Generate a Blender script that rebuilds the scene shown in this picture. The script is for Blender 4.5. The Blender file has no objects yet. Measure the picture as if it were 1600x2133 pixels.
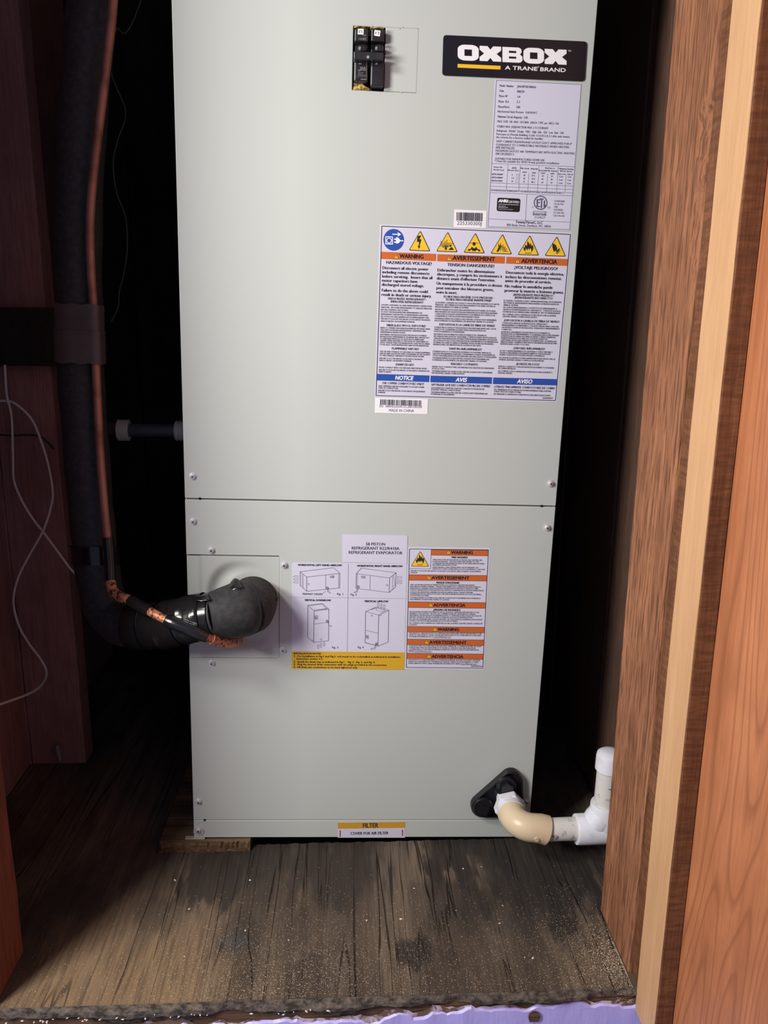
import bpy, bmesh, math, random
from mathutils import Vector, Matrix
from mathutils.geometry import tessellate_polygon
random.seed(7)
S = bpy.context.scene
COL = S.collection

# ------------------------------------------------------------------ camera
# world: x right, y away from the viewer, z up, metres. The closet is upright; the air handler
# stands on a shim and leans 1.4 degrees to the right (cabinet frame -> world frame: matrix M).
TILT = 0.0244
PIV = Vector((0.445, 0, 0))
M = Matrix.Translation(PIV) @ Matrix.Rotation(TILT, 4, 'Y') @ Matrix.Translation(-PIV)
MI = M.inverted()
CW = Vector((0.2041094, -0.8992401, 0.6570673))
RT = Vector((0.9988962, -0.0464139, 0.0072166))
DN = Vector((-0.0033960, -0.2245983, -0.9744455))
FW = Vector((0.0468486, 0.9733454, -0.2245080))
cam_d = bpy.data.cameras.new('camera'); cam = bpy.data.objects.new('camera', cam_d); COL.objects.link(cam)
cam.matrix_world = Matrix(((RT.x, -DN.x, -FW.x, CW.x), (RT.y, -DN.y, -FW.y, CW.y), (RT.z, -DN.z, -FW.z, CW.z), (0, 0, 0, 1)))
cam_d.sensor_fit = 'HORIZONTAL'; cam_d.sensor_width = 36; cam_d.lens = 36
cam_d.clip_start = 0.02
S.camera = cam

# ------------------------------------------------------------------ world, light, exposure
wd = bpy.data.worlds.new('world'); S.world = wd; wd.use_nodes = True
wd.node_tree.nodes['Background'].inputs[0].default_value = (0.62, 0.66, 1.0, 1)
wd.node_tree.nodes['Background'].inputs[1].default_value = 0.29
for LZ, LE in ((0.80, 11.5), (1.20, 10.7)):      # two work lamps, one above the other, out of frame to the left
    ld = bpy.data.lights.new('work_lamp', 'AREA'); ld.shape = 'RECTANGLE'; ld.size = 0.30; ld.size_y = 0.17
    ld.energy = LE; ld.color = (1.0, 0.955, 0.905)
    lo = bpy.data.objects.new('work_lamp', ld); COL.objects.link(lo)
    LPOS = Vector((-0.57, -0.77, LZ)); lo.location = LPOS
    lo.rotation_euler = (Vector((0.25, 0, 0.5)) - LPOS).to_track_quat('-Z', 'Y').to_euler()
S.view_settings.view_transform = 'Standard'; S.view_settings.look = 'None'
S.view_settings.exposure = 0.0; S.view_settings.gamma = 1.0; S.view_settings.use_curve_mapping = False

# ------------------------------------------------------------------ measuring helpers
def at_w(px, py, y):
    """point of the closet at depth y seen at that spot of the 1600x2133 photograph (world frame)"""
    d = RT * ((px - 800) / 1600) + DN * ((py - 1066.5) / 1600) + FW
    return CW + d * ((y - CW.y) / d.y)
CC = MI @ CW; RC = MI.to_3x3() @ RT; DC = MI.to_3x3() @ DN; FC = MI.to_3x3() @ FW
def at(px, py, y=0.0):
    """the same in the cabinet's own frame (front panel is y = 0)"""
    d = RC * ((px - 800) / 1600) + DC * ((py - 1066.5) / 1600) + FC
    return CC + d * ((y - CC.y) / d.y)

# ------------------------------------------------------------------ mesh helpers
class MB:
    def __init__(s): s.v = []; s.f = []; s.smooth = False
    def add(s, vs, fs):
        b = len(s.v); s.v += [tuple(v) for v in vs]; s.f += [tuple(i + b for i in f) for f in fs]
    def box(s, x0, x1, y0, y1, z0, z1):
        s.add([(x, y, z) for z in (z0, z1) for y in (y0, y1) for x in (x0, x1)],
              [(0, 2, 3, 1), (4, 5, 7, 6), (0, 1, 5, 4), (2, 6, 7, 3), (0, 4, 6, 2), (1, 3, 7, 5)])
        return s
    def poly(s, pts, holes=()):
        loops = [[Vector(p) for p in pts]] + [[Vector(p) for p in h] for h in holes]
        flat = [p for l in loops for p in l]
        s.add(flat, tessellate_polygon(loops)); return s
    def prism(s, pts, off):
        n = len(pts); a = [Vector(p) for p in pts]; b = [p + Vector(off) for p in a]
        s.add(a + b, [tuple(range(n)), tuple(range(2 * n - 1, n - 1, -1))] + [(i, i + n, (i + 1) % n + n, (i + 1) % n) for i in range(n)])
        return s
    def tube(s, path, rad, n=16, caps=True, squash=None):
        P = [Vector(p) for p in path]; m = len(P)
        if not hasattr(rad, '__len__'): rad = [rad] * m
        T = [(P[min(i + 1, m - 1)] - P[max(i - 1, 0)]).normalized() for i in range(m)]
        up = Vector((0, 0, 1)) if abs(T[0].z) < .9 else Vector((0, 1, 0))
        N = T[0].cross(up).normalized(); vs = []
        for i in range(m):
            N = (N - T[i] * N.dot(T[i])).normalized(); Bn = T[i].cross(N)
            for k in range(n):
                a = 2 * math.pi * k / n
                vs.append(P[i] + (N * math.cos(a) + Bn * math.sin(a)) * rad[i])
        fs = [(i * n + k, i * n + (k + 1) % n, (i + 1) * n + (k + 1) % n, (i + 1) * n + k) for i in range(m - 1) for k in range(n)]
        if caps: fs += [tuple(range(n - 1, -1, -1)), tuple(range((m - 1) * n, m * n))]
        s.add(vs, fs); return s
    def build(s, name, mat, parent=None, base=None, smooth=False, bevel=0, seg=2, label=None, recalc=True):
        me = bpy.data.meshes.new(name)
        v = s.v if base is None else [(a[0] - base[0], a[1] - base[1], a[2] - base[2]) for a in s.v]
        me.from_pydata(v, [], s.f); me.validate(); me.update()
        if recalc:
            bm = bmesh.new(); bm.from_mesh(me); bmesh.ops.recalc_face_normals(bm, faces=bm.faces); bm.to_mesh(me); bm.free()
        if mat: me.materials.append(mat)
        o = bpy.data.objects.new(name, me); COL.objects.link(o)
        if parent: o.parent = parent
        if smooth:
            me.polygons.foreach_set('use_smooth', [True] * len(me.polygons))
            try: me.set_sharp_from_angle(angle=math.radians(40))
            except Exception: pass
        if bevel:
            b = o.modifiers.new('bevel', 'BEVEL'); b.width = bevel; b.segments = seg; b.limit_method = 'ANGLE'; b.angle_limit = 0.6
        if label: o['label'] = label
        return o

def catmull(pts, sub=8):
    P = [Vector(p) for p in pts]; P = [P[0] * 2 - P[1]] + P + [P[-1] * 2 - P[-2]]; out = []
    for i in range(1, len(P) - 2):
        a, b, c, d = P[i - 1:i + 3]
        for k in range(sub):
            t = k / sub
            out.append(0.5 * ((2 * b) + (c - a) * t + (2 * a - 5 * b + 4 * c - d) * t * t + (3 * b - a - 3 * c + d) * t ** 3))
    out.append(P[-2]); return out

def thing(name, label, cat, base=(0, 0, 0), cabinet=True, group=None):
    o = bpy.data.objects.new(name, None); COL.objects.link(o); o.empty_display_size = .02
    o.matrix_world = (M if cabinet else Matrix.Identity(4)) @ Matrix.Translation(Vector(base))
    o['label'] = label; o['category'] = cat
    if group: o['group'] = group
    return o
def structure(o, label, cat='wall'):
    o['kind'] = 'structure'; o['label'] = label; o['category'] = cat; return o
def empty_structure(name, label, cat):
    o = bpy.data.objects.new(name, None); COL.objects.link(o); return structure(o, label, cat)

# ------------------------------------------------------------------ materials
class NT:
    def __init__(s, name):
        s.m = bpy.data.materials.new(name); s.m.use_nodes = True; s.t = s.m.node_tree; s.b = s.t.nodes['Principled BSDF']
    def n(s, kind, **kw):
        nd = s.t.nodes.new(kind)
        for k, v in kw.items():
            if k in nd.inputs: nd.inputs[k].default_value = v
            else: setattr(nd, k, v)
        return nd
    def l(s, a, b): s.t.links.new(a, b)
    def ramp(s, src, stops, interp='LINEAR'):
        r = s.n('ShaderNodeValToRGB'); r.color_ramp.interpolation = interp; e = r.color_ramp.elements
        while len(e) < len(stops): e.new(.5)
        for i, (p, c) in enumerate(stops):
            e[i].position = p; e[i].color = (c, c, c, 1) if not hasattr(c, '__len__') else (*c, 1)
        s.l(src, r.inputs[0]); return r.outputs[0]
    def mix(s, fac, a, b, mode='MIX'):
        x = s.n('ShaderNodeMix', data_type='RGBA', blend_type=mode)
        for sock, val in ((x.inputs[0], fac), (x.inputs[6], a), (x.inputs[7], b)):
            if hasattr(val, 'is_output'): s.l(val, sock)
            elif hasattr(val, '__len__'): sock.default_value = (*val, 1)
            else: sock.default_value = val if sock == x.inputs[0] else (val, val, val, 1)
        return x.outputs[2]
    def math(s, op, a, b=0.0):
        x = s.n('ShaderNodeMath', operation=op)
        for i, v in enumerate((a, b)):
            if hasattr(v, 'is_output'): s.l(v, x.inputs[i])
            else: x.inputs[i].default_value = v
        return x.outputs[0]
    def coord(s, scale=(1, 1, 1), loc=(0, 0, 0)):
        c = s.n('ShaderNodeTexCoord'); m = s.n('ShaderNodeMapping')
        m.inputs['Scale'].default_value = scale; m.inputs['Location'].default_value = loc
        s.l(c.outputs['Object'], m.inputs['Vector']); return m.outputs[0]
    def noise(s, vec, scale=5, detail=4, rough=.55, dist=0):
        x = s.n('ShaderNodeTexNoise', Scale=scale, Detail=detail, Roughness=rough, Distortion=dist); s.l(vec, x.inputs['Vector']); return x.outputs[0]
    def bump(s, h, strength=.3, dist=.002):
        x = s.n('ShaderNodeBump', Strength=strength, Distance=dist); s.l(h, x.inputs['Height']); s.l(x.outputs[0], s.b.inputs['Normal'])
    def base(s, c): s.l(c, s.b.inputs['Base Color']) if hasattr(c, 'is_output') else setattr(s.b.inputs['Base Color'], 'default_value', (*c, 1))
    def set(s, rough=.5, spec=.5, metal=0.0, coat=0.0):
        s.b.inputs['Roughness'].default_value = rough; s.b.inputs['Specular IOR Level'].default_value = spec
        s.b.inputs['Metallic'].default_value = metal; s.b.inputs['Coat Weight'].default_value = coat; return s

def plain(name, c, rough=.5, spec=.5, metal=0.0, coat=0.0):
    t = NT(name); t.base(c); t.set(rough, spec, metal, coat); return t.m
def speckled(name, c, c2, scale, lo, hi, rough=.5, spec=.5, metal=0.0, bump=0.0):
    t = NT(name); n = t.noise(t.coord(), scale, 6, .6); t.base(t.mix(t.ramp(n, [(lo, 0.), (hi, 1.)]), c, c2)); t.set(rough, spec, metal)
    if bump: t.bump(n, bump, .001)
    return t.m
def wood(name, dark, light, grain='z', rough=.75, off=0.0, fibre=1.0, rings=0.0, blotch=.5, bump=.5, knots=0.0, spec=.25, saw=0.0):
    t = NT(name)
    k = 0.06
    sc = {'z': (1, 1, k), 'y': (1, k, 1), 'x': (k, 1, 1)}[grain]
    v = t.coord(sc, (off, off * 1.7, off * .6)); vb = t.coord((1, 1, 1), (off, off, off))
    n1 = t.noise(v, 60, 5, .6, .4); n2 = t.noise(v, 330 if fibre < 1.3 else 400, 3, .6, .2)
    col = t.mix(t.ramp(n1, [(.25, 0.), (.72, 1.)]), dark, light)
    col = t.mix(t.math('MULTIPLY', t.ramp(n2, [(.38, 1.), (.54, 0.)]), .55 * fibre), col, [c * .45 for c in dark])
    if rings:
        sr = {'z': (1, 1, .15), 'y': (1, .15, 1), 'x': (.15, 1, 1)}[grain]
        hgt = t.noise(t.coord(sr, (off + .03, off * .3, off * .21)), 10.5, 1.5, .45, .35)
        fr = t.math('FRACT', t.math('MULTIPLY', hgt, 17.0))
        col = t.mix(t.math('MULTIPLY', t.ramp(fr, [(.0, .15), (.62, 0.), (.90, 1.), (1., .2)]), rings), col, [c * .72 for c in dark])
    nb = t.noise(vb, 9, 4, .6, .5)
    col = t.mix(t.math('MULTIPLY', t.ramp(nb, [(.35, 1.), (.62, 0.)]), blotch), col, [c * .62 for c in dark])
    if knots:
        vk = t.coord({'z': (1, 1, .55), 'y': (1, .55, 1), 'x': (.55, 1, 1)}[grain], (off * 2, off, off))
        vo = t.n('ShaderNodeTexVoronoi', Scale=7.0); t.l(vk, vo.inputs['Vector'])
        col = t.mix(t.math('MULTIPLY', t.ramp(vo.outputs['Distance'], [(.06, 1.), (.17, 0.)]), knots), col, [c * .3 for c in dark])
    t.base(col); t.set(rough, spec)
    h = t.math('ADD', n1, t.math('MULTIPLY', n2, .7))
    if saw:
        mp = t.n('ShaderNodeMapping'); mp.inputs['Rotation'].default_value = (0, .9, 0); mp.inputs['Scale'].default_value = (.18, .18, 1)
        t.l(t.coord(), mp.inputs['Vector']); ws = t.noise(mp.outputs[0], 210, 3, .55, .3)
        h = t.math('ADD', h, t.math('MULTIPLY', ws, saw * 3)); col = t.mix(t.math('MULTIPLY', t.ramp(ws, [(.38, 1.), (.6, 0.)]), .5), col, [c * .5 for c in dark]); t.base(col)
    t.bump(h, bump, .0015); return t.m

# cabinet paint
t = NT('beige_cabinet_paint'); n = t.noise(t.coord(), 900, 2); n3 = t.noise(t.coord(), 3.0, 2)
t.base(t.mix(n3, (.470, .508, .484), (.490, .526, .498))); t.set(.36, .45); t.bump(n, .03, .0004); PAINT = t.m
BARE = plain('bare_sheet_metal_edge', (.75, .74, .70), .35, .5, .6)
DARKGAP = plain('dark_gap', (.01, .01, .01), .9, .1)
STEEL = plain('zinc_screw_steel', (.78, .78, .78), .30, .6, .55)
BLACKPL = plain('black_badge_plastic', (.008, .008, .012), .28, .5)
WHITEINK = plain('white_ink', (.82, .82, .84), .45, .4)
BLACKINK = plain('black_ink', (.018, .018, .028), .5, .3)
BLUEINK2 = plain('slate_blue_ink', (.08, .08, .14), .5, .3)
YELLOW = plain('badge_yellow', (.85, .50, .02), .4)
STKW = plain('sticker_white', (.60, .60, .72), .42, .4)
STKB = plain('bright_sticker_white', (.80, .80, .84), .42, .4)
ORANGE = plain('warning_orange', (.55, .125, .025), .45, .4)
BLUE = plain('notice_blue', (.02, .075, .36), .45, .4)
SIGNY = plain('sign_yellow', (.82, .52, .03), .45, .4)
NOTEY = plain('note_yellow', (.62, .37, .02), .45, .4)
FILTY = plain('filter_yellow', (.56, .30, .03), .45, .4)
REDINK = plain('red_ink', (.30, .03, .04), .5, .3)
BREAK = speckled('breaker_black', (.012, .012, .014), (.03, .03, .034), 60, .4, .7, .38, .5)
GREYINK = plain('grey_breaker_print', (.30, .30, .32), .5)
INSUL = speckled('yellow_glass_wool', (.55, .40, .14), (.05, .035, .012), 260, .45, .62, .95, .1, 0, .8)
FOAM = speckled('black_foam_rubber', (.022, .022, .024), (.040, .040, .042), 160, .4, .7, .62, .35, 0, .25)
FOAMD = speckled('dusty_foam_rubber', (.035, .033, .030), (.085, .078, .068), 420, .42, .75, .85, .2, 0, .5)
TAPE = NT('black_vinyl_tape'); n = TAPE.noise(TAPE.coord((1, 1, 1)), 45, 3); TAPE.base((.010, .010, .011)); TAPE.set(.17, .55); TAPE.bump(n, .35, .002); TAPE = TAPE.m
COPPER = speckled('tarnished_copper', (.42, .19, .135), (.17, .075, .05), 30, .45, .75, .34, .5, .35, .08)
DTAPE = speckled('dull_brownish_tape', (.085, .070, .068), (.12, .10, .10), 40, .4, .7, .45, .5)
COPPERS = speckled('flux_stained_copper', (.62, .25, .13), (.05, .02, .014), 260, .50, .60, .5, .5, .35, .3)
PVCW = speckled('white_pvc', (.74, .75, .80), (.52, .52, .52), 30, .60, .80, .32, .45)
PVCD = speckled('dirty_white_pvc', (.66, .64, .60), (.16, .14, .11), 95, .56, .72, .38, .4)
PVCT = speckled('tan_cpvc', (.68, .55, .36), (.22, .16, .09), 120, .64, .76, .34, .45)
GLUEY = plain('yellow_smear', (.55, .42, .02), .5)
PRIMER = plain('blue_primer_smear', (.05, .22, .32), .5)
RUBBER = plain('black_drain_port_plastic', (.010, .010, .013), .30, .45)
CONDUIT = plain('dark_flexible_conduit', (.035, .035, .04), .5)
ZINC = plain('grey_threaded_fitting', (.55, .52, .50), .42, .5, .3)
WIREM = plain('off_white_cable', (.82, .78, .76), .5)
DWIRE = plain('dark_thin_wire', (.03, .02, .02), .6)
FIL = plain('pale_thread', (.22, .22, .22), .6)
# timber
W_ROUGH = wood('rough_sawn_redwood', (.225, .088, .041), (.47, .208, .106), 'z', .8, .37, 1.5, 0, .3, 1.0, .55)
W_TAN = wood('smooth_tan_pine', (.58, .325, .155), (.70, .41, .21), 'z', .55, 2.1, .2, .12, .12, .12, .3, .35)
W_DARKSAW = wood('dark_sawn_redwood_and_groove_shade', (.14, .052, .022), (.28, .115, .052), 'z', .7, 4.4, .6, 0, .4, .45, 0, .25, .5)  # the batten's own wood; also colours the strip that paints the groove's shade
W_JAMB = wood('orange_redwood_plank', (.42, .145, .060), (.60, .235, .102), 'z', .5, 1.3, .3, .75, .35, .2, .6, .35)
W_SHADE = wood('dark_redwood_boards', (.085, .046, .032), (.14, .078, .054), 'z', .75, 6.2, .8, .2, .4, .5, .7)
W_LEFT = wood('reddish_stained_stud', (.33, .165, .15), (.46, .24, .22), 'z', .75, 8.8, .6, .1, .4, .4, .2)
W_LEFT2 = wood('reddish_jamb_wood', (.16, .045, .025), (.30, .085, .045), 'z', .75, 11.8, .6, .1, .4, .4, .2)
W_BACK = wood('near_black_boards', (.020, .017, .016), (.045, .038, .034), 'z', .9, 3.3, .6, 0, .4, .5)  # near-black timber colour for back boards, ceiling and left cross strip
W_SHIM = wood('split_plywood_shim', (.055, .034, .018), (.26, .17, .09), 'x', .8, 5.0, 1.0, 0, .5, .8)
W_RAW = wood('raw_edge_wood', (.10, .055, .03), (.30, .17, .10), 'x', .9, 1.9, 1.0, 0, .6, .9)
# weathered plywood floor
t = NT('weathered_plywood')
vy = t.coord((1, .05, 1)); vb = t.coord(); vs = t.coord((1, .35, 1))
n1 = t.noise(vy, 55, 5, .62, .5); n2 = t.noise(vy, 300, 3, .6, .2); nb = t.noise(vs, 5.5, 5, .6, .6); nb2 = t.noise(vs, 13, 5, .65, .8, ); nw = t.noise(vb, 2.2, 2)
col = t.mix(t.ramp(n1, [(.3, 0.), (.7, 1.)]), (.058, .046, .037), (.165, .132, .101))
col = t.mix(t.math('MULTIPLY', t.ramp(nw, [(.45, 0.), (.65, 1.)]), .40), col, (.22, .145, .082))
col = t.mix(t.math('MULTIPLY', t.ramp(nb, [(.42, 1.), (.60, 0.)]), .80), col, (.032, .027, .025))
col = t.mix(t.math('MULTIPLY', t.ramp(nb2, [(.38, 1.), (.50, 0.)]), .6), col, (.034, .028, .026))
gp = t.n('ShaderNodeVectorMath', operation='DISTANCE'); t.l(t.coord((1, 1, 0)), gp.inputs[0]); gp.inputs[1].default_value = (-.05, -.235, 0)
gd = t.math('ADD', gp.outputs['Value'], t.math('MULTIPLY', t.math('SUBTRACT', t.noise(t.coord((1, .3, 1)), 22, 4, .6), .5), .16))
col = t.mix(t.math('MULTIPLY', t.ramp(gd, [(.05, 1.), (.15, 0.)]), .62), col, (.30, .195, .105))
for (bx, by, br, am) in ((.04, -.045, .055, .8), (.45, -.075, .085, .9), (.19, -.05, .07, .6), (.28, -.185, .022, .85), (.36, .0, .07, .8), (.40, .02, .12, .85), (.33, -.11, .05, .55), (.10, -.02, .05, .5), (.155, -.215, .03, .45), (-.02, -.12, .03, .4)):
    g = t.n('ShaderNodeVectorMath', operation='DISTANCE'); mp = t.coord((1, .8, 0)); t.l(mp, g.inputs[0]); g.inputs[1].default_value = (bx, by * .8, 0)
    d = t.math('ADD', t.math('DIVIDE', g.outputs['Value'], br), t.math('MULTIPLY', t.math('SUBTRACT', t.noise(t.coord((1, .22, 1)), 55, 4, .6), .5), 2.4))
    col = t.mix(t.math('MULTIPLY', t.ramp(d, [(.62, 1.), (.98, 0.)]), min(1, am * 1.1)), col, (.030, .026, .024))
g = t.n('ShaderNodeVectorMath', operation='DISTANCE'); t.l(t.coord(), g.inputs[0]); g.inputs[1].default_value = (.075, -.165, -.006)
col = t.mix(t.math('MULTIPLY', t.ramp(t.math('ADD', g.outputs['Value'], t.math('MULTIPLY', t.noise(t.coord(), 60, 3), .03)), [(.02, 1.), (.035, 0.)]), .5), col, (.05, .07, .085))
crk = t.ramp(t.noise(t.coord((1, .035, 1), (.3, .1, 0)), 34, 3, .55, .35), [(.488, 0.), (.4965, 1.), (.5035, 1.), (.512, 0.)])
crk = t.math('MULTIPLY', crk, t.ramp(t.noise(t.coord((1, .3, 1)), 12, 2), [(.42, 0.), (.55, 1.)]))
col = t.mix(t.math('MULTIPLY', crk, .85), col, (.012, .009, .008))
col = t.mix(t.math('MULTIPLY', t.ramp(n2, [(.38, 1.), (.55, 0.)]), .5), col, (.06, .045, .034))
t.base(col); t.set(.82, .2)
t.bump(t.math('SUBTRACT', t.math('ADD', n1, t.math('MULTIPLY', n2, .8)), t.math('MULTIPLY', crk, 2.5)), .6, .0016)
W_FLOOR = t.m
t = NT('lavender_house_paint'); n = t.noise(t.coord((1, 1, .15)), 120, 4); n2 = t.noise(t.coord(), 28, 5, .6, .5)
t.base(t.mix(t.ramp(n2, [(.62, 0.), (.70, .35)]), (.54, .49, .97), (.66, .62, .97))); t.set(.38, .45); t.bump(t.math('ADD', n, n2), .35, .002); LAV = t.m
t = NT('peeling_whitish_paint'); n2 = t.noise(t.coord(), 55, 5, .65, .8); t.base(t.mix(t.ramp(n2, [(.46, 0.), (.56, 1.)]), (.17, .10, .065), (.62, .52, .58))); t.set(.7, .3); t.bump(n2, .5, .002); PEEL = t.m
t = NT('grimy_plywood_edge'); n2 = t.noise(t.coord((.6, 1, 1)), 160, 6, .7, .1); t.base(t.mix(t.ramp(n2, [(.40, 0.), (.66, 1.)]), (.040, .033, .028), (.20, .165, .135))); t.set(.9, .2); t.bump(n2, .9, .003); GRIME = t.m

# ------------------------------------------------------------------ the closet (structure)
FZ = -0.006
FY = -0.242
# floor: plywood sheet with the return-air opening under the cabinet
mb = MB()
hx0, hx1, hy0, hy1 = 0.055, 0.415, 0.006, 0.50
jag = [hx0 + (hx1 - hx0) * i / 60 for i in range(61)]
front = [(x, hy0 + random.uniform(-.0012, .0016), FZ) for x in jag]
N = 60
def strip(ya, yb_pts, z): pass
vs = []; fs = []
for i, x in enumerate(jag): vs += [(x, FY, FZ), front[i]]
for i in range(N): fs.append((2 * i, 2 * i + 2, 2 * i + 3, 2 * i + 1))
mb.add(vs, fs)
for i in range(N): mb.add([front[i], front[i + 1], (jag[i + 1], hy0 + .002, FZ - .018), (jag[i], hy0 + .002, FZ - .018)], [(0, 1, 2, 3)])
mb.add([(-.40, FY, FZ), (hx0, FY, FZ), front[0], (hx0, hy1, FZ), (hx0, .672, FZ), (-.40, .672, FZ)], [(0, 1, 2, 3, 4, 5)])
mb.add([(.70, FY, FZ), (.70, .672, FZ), (hx1, .672, FZ), (hx1, hy1, FZ), front[-1], (hx1, FY, FZ)], [(0, 1, 2, 3, 4, 5)])
mb.add([(hx0, hy1, FZ), (hx1, hy1, FZ), (hx1, .672, FZ), (hx0, .672, FZ)], [(0, 1, 2, 3)])
floor = mb.build('floor', W_FLOOR, recalc=False); structure(floor, 'weathered grey-brown plywood platform under the air handler', 'floor')
# dark cavity below the opening
mb = MB(); mb.box(-.40, .70, .0, .64, -.46, -.45)
o = mb.build('cavity_bottom', DARKGAP, floor)
# plywood front edge: chewed, uneven lip
mb = MB(); n = 130; rows = 5; vs = []; fs = []
ph = [random.uniform(0, 6) for _ in range(6)]
def lip(x): return .0022 * math.sin(31 * x + ph[0]) + .0014 * math.sin(83 * x + ph[1]) + random.uniform(-.0011, .0011)
for i in range(n + 1):
    x = -.40 + 1.1 * i / n; a = lip(x)
    th = .019 - .008 * max(0, min(1, (x - .1) / .4))
    for j in range(rows):
        f = j / (rows - 1); bulge = .006 * math.sin(math.pi * min(1, f * 1.3)) + a
        vs.append((x, FY - (bulge if j else 0) + (0 if j else .0), FZ + (.0005 if j == 0 else 0) - th * f + (random.uniform(-.0012, .0012) if 0 < j else 0)))
for i in range(n):
    for j in range(rows - 1): fs.append((i * rows + j, i * rows + j + 1, (i + 1) * rows + j + 1, (i + 1) * rows + j))
mb.add(vs, fs); mb.build('plywood_edge', GRIME, floor, smooth=True, label='grimy splintered front edge of the plywood platform', recalc=False)
# fascia under the edge: wooden board, flaking primer, lavender paint skin with a ragged top
fas = MB().box(-.40, .70, FY + .0, FY + .03, -.42, FZ - .008).build('trim_1', W_RAW)
structure(fas, 'lavender painted fascia board under the plywood platform, its top edge peeling', 'fascia')
mb = MB(); vs = []; fs = []; n = 220
top = []
for i in range(n + 1):
    x = -.40 + 1.1 * i / n
    z = FZ - .0205 + .0025 * math.sin(19 * x + 1) + .002 * math.sin(61 * x) + .0016 * math.sin(171 * x + 2) + random.uniform(-.0022, .0016)
    if .27 < x < .31: z -= .0
    if .205 < x < .245: z -= .010 * math.sin((x - .205) / .04 * math.pi)
    if x < .2: z -= .012 * min(1, (.2 - x) / .25)
    if x > .34: z += .006 * min(1, (x - .34) / .1)
    top.append(z)
    yy = FY - .0035 - .0008 * math.sin(140 * x) * (1 if .25 < x < .33 else .25)
    vs += [(x, FY - .0005, z), (x, yy, z - .0018), (x, yy, -.20), (x, yy, -.42)]
for i in range(n):
    for j in range(3): fs.append((4 * i + j, 4 * i + j + 1, 4 * i + j + 5, 4 * i + j + 4))
mb.add(vs, fs); mb.build('lavender_paint', LAV, fas, smooth=True, recalc=False)
mb = MB(); vs = []; fs = []
for i in range(n + 1):
    x = -.40 + 1.1 * i / n; z = top[i] + .004 + .003 * math.sin(23 * x + 2) + .002 * math.sin(90 * x) + random.uniform(-.001, .001)
    vs += [(x, FY - .0012, z), (x, FY - .0016, z - .03)]
for i in range(n): fs.append((2 * i, 2 * i + 1, 2 * i + 3, 2 * i + 2))
mb.add(vs, fs); mb.build('flaking_primer', PEEL, fas, recalc=False, label='flaking whitish primer along the fascia top')
# dark chip in the lavender paint
c = Vector((.395, FY - .0056, FZ - .0265)); pts = [c + Vector((.0075 * math.cos(a) * random.uniform(.7, 1.1), 0, .008 * math.sin(a) * random.uniform(.7, 1.1))) for a in [i * math.tau / 14 for i in range(14)]]
MB().poly(pts).build('paint_chip_scar', W_RAW, fas, label='bare brown chip in the lavender paint')

def board(name, mat, parent, x0, x1, y0, y1, z0, z1, wob=.0008, bevel=.0012, label=None, nz=36):
    """sawn board standing upright, edges slightly uneven"""
    m = MB(); vs = []; fs = []
    for i in range(nz + 1):
        z = z0 + (z1 - z0) * i / nz
        j = [random.uniform(-wob, wob) for _ in range(4)]
        vs += [(x0 + j[0], y0 + j[1], z), (x1, y0 + j[1], z), (x1, y1 + j[2], z), (x0 + j[3], y1 + j[2], z)]
    for i in range(nz):
        for k in range(4): fs.append((4 * i + k, 4 * i + (k + 1) % 4, 4 * i + 4 + (k + 1) % 4, 4 * i + 4 + k))
    fs += [(3, 2, 1, 0), tuple(4 * nz + k for k in range(4))]
    m.add(vs, fs); return m.build(name, mat, parent, bevel=bevel, label=label)

ZT = 1.52
# right side: framing stud, jamb plank, door stop, wall boards behind
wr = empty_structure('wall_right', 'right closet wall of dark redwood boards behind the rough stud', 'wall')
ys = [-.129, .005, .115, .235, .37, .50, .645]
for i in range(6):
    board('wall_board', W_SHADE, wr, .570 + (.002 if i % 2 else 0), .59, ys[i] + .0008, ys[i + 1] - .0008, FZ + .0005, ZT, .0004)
vs = []; fs = []; nz = 150; rs = random.Random(21); w1 = 0.0
for i in range(nz + 1):
    z = FZ + .0005 + (ZT - FZ) * i / nz; w1 = .7 * w1 + rs.uniform(-.0004, .0004)
    ch = .0016 + .0005 * rs.random() + .010 * math.exp(-((z - .80) / .085) ** 2) * (1 + .35 * math.sin(z * 70) + .3 * rs.uniform(-1, 1)) + .006 * math.exp(-((z - .98) / .05) ** 2) * (1 + .4 * math.sin(z * 90))
    cx_ = .502 + w1 * .4
    vs += [(cx_, -.2225 + ch * 1.5, z), (cx_ + ch * .35, -.2225 + ch * .55, z), (cx_ + ch * .9, -.2225 + .15 * ch, z), (.568, -.2225, z), (.568, -.129, z), (cx_ + .0015, -.129 + w1, z), (cx_ + rs.uniform(0, .0005), -.1305 + w1, z)]
k = 7
for i in range(nz):
    for q in range(k): fs.append((k * i + q, k * i + (q + 1) % k, k * i + k + (q + 1) % k, k * i + k + q))
fs += [tuple(range(k - 1, -1, -1)), tuple(k * nz + q for q in range(k))]
mb = MB(); mb.add(vs, fs); st = mb.build('trim_2', W_ROUGH)
structure(st, 'rough-sawn reddish stud standing right of the drain pipe', 'stud')
jb = board('trim_3', W_JAMB, None, .520, .57, -.75, -.2445, -.045, ZT, .0003, .0012)
structure(jb, 'wide orange redwood jamb plank at the right edge of the picture', 'door jamb')
sp = board('trim_4', W_TAN, None, .5025, .5195, -.2905, -.2440, -.030, ZT, .0003, .0012)
structure(sp, 'smooth tan door stop strip nailed along the jamb plank', 'door stop')
bt = board('trim_5', W_DARKSAW, None, .5030, .5195, -.2937, -.2908, -.032, ZT, .0003, .0006)
structure(bt, 'dark saw-marked batten on the front of the tan door stop', 'batten')
ds = board('shade_strip', W_DARKSAW, None, .5052, .520, -.2437, -.2232, FZ + .001, ZT, .0003, .0006)  # added strip: its dark wood paints the shade of the groove here
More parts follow.
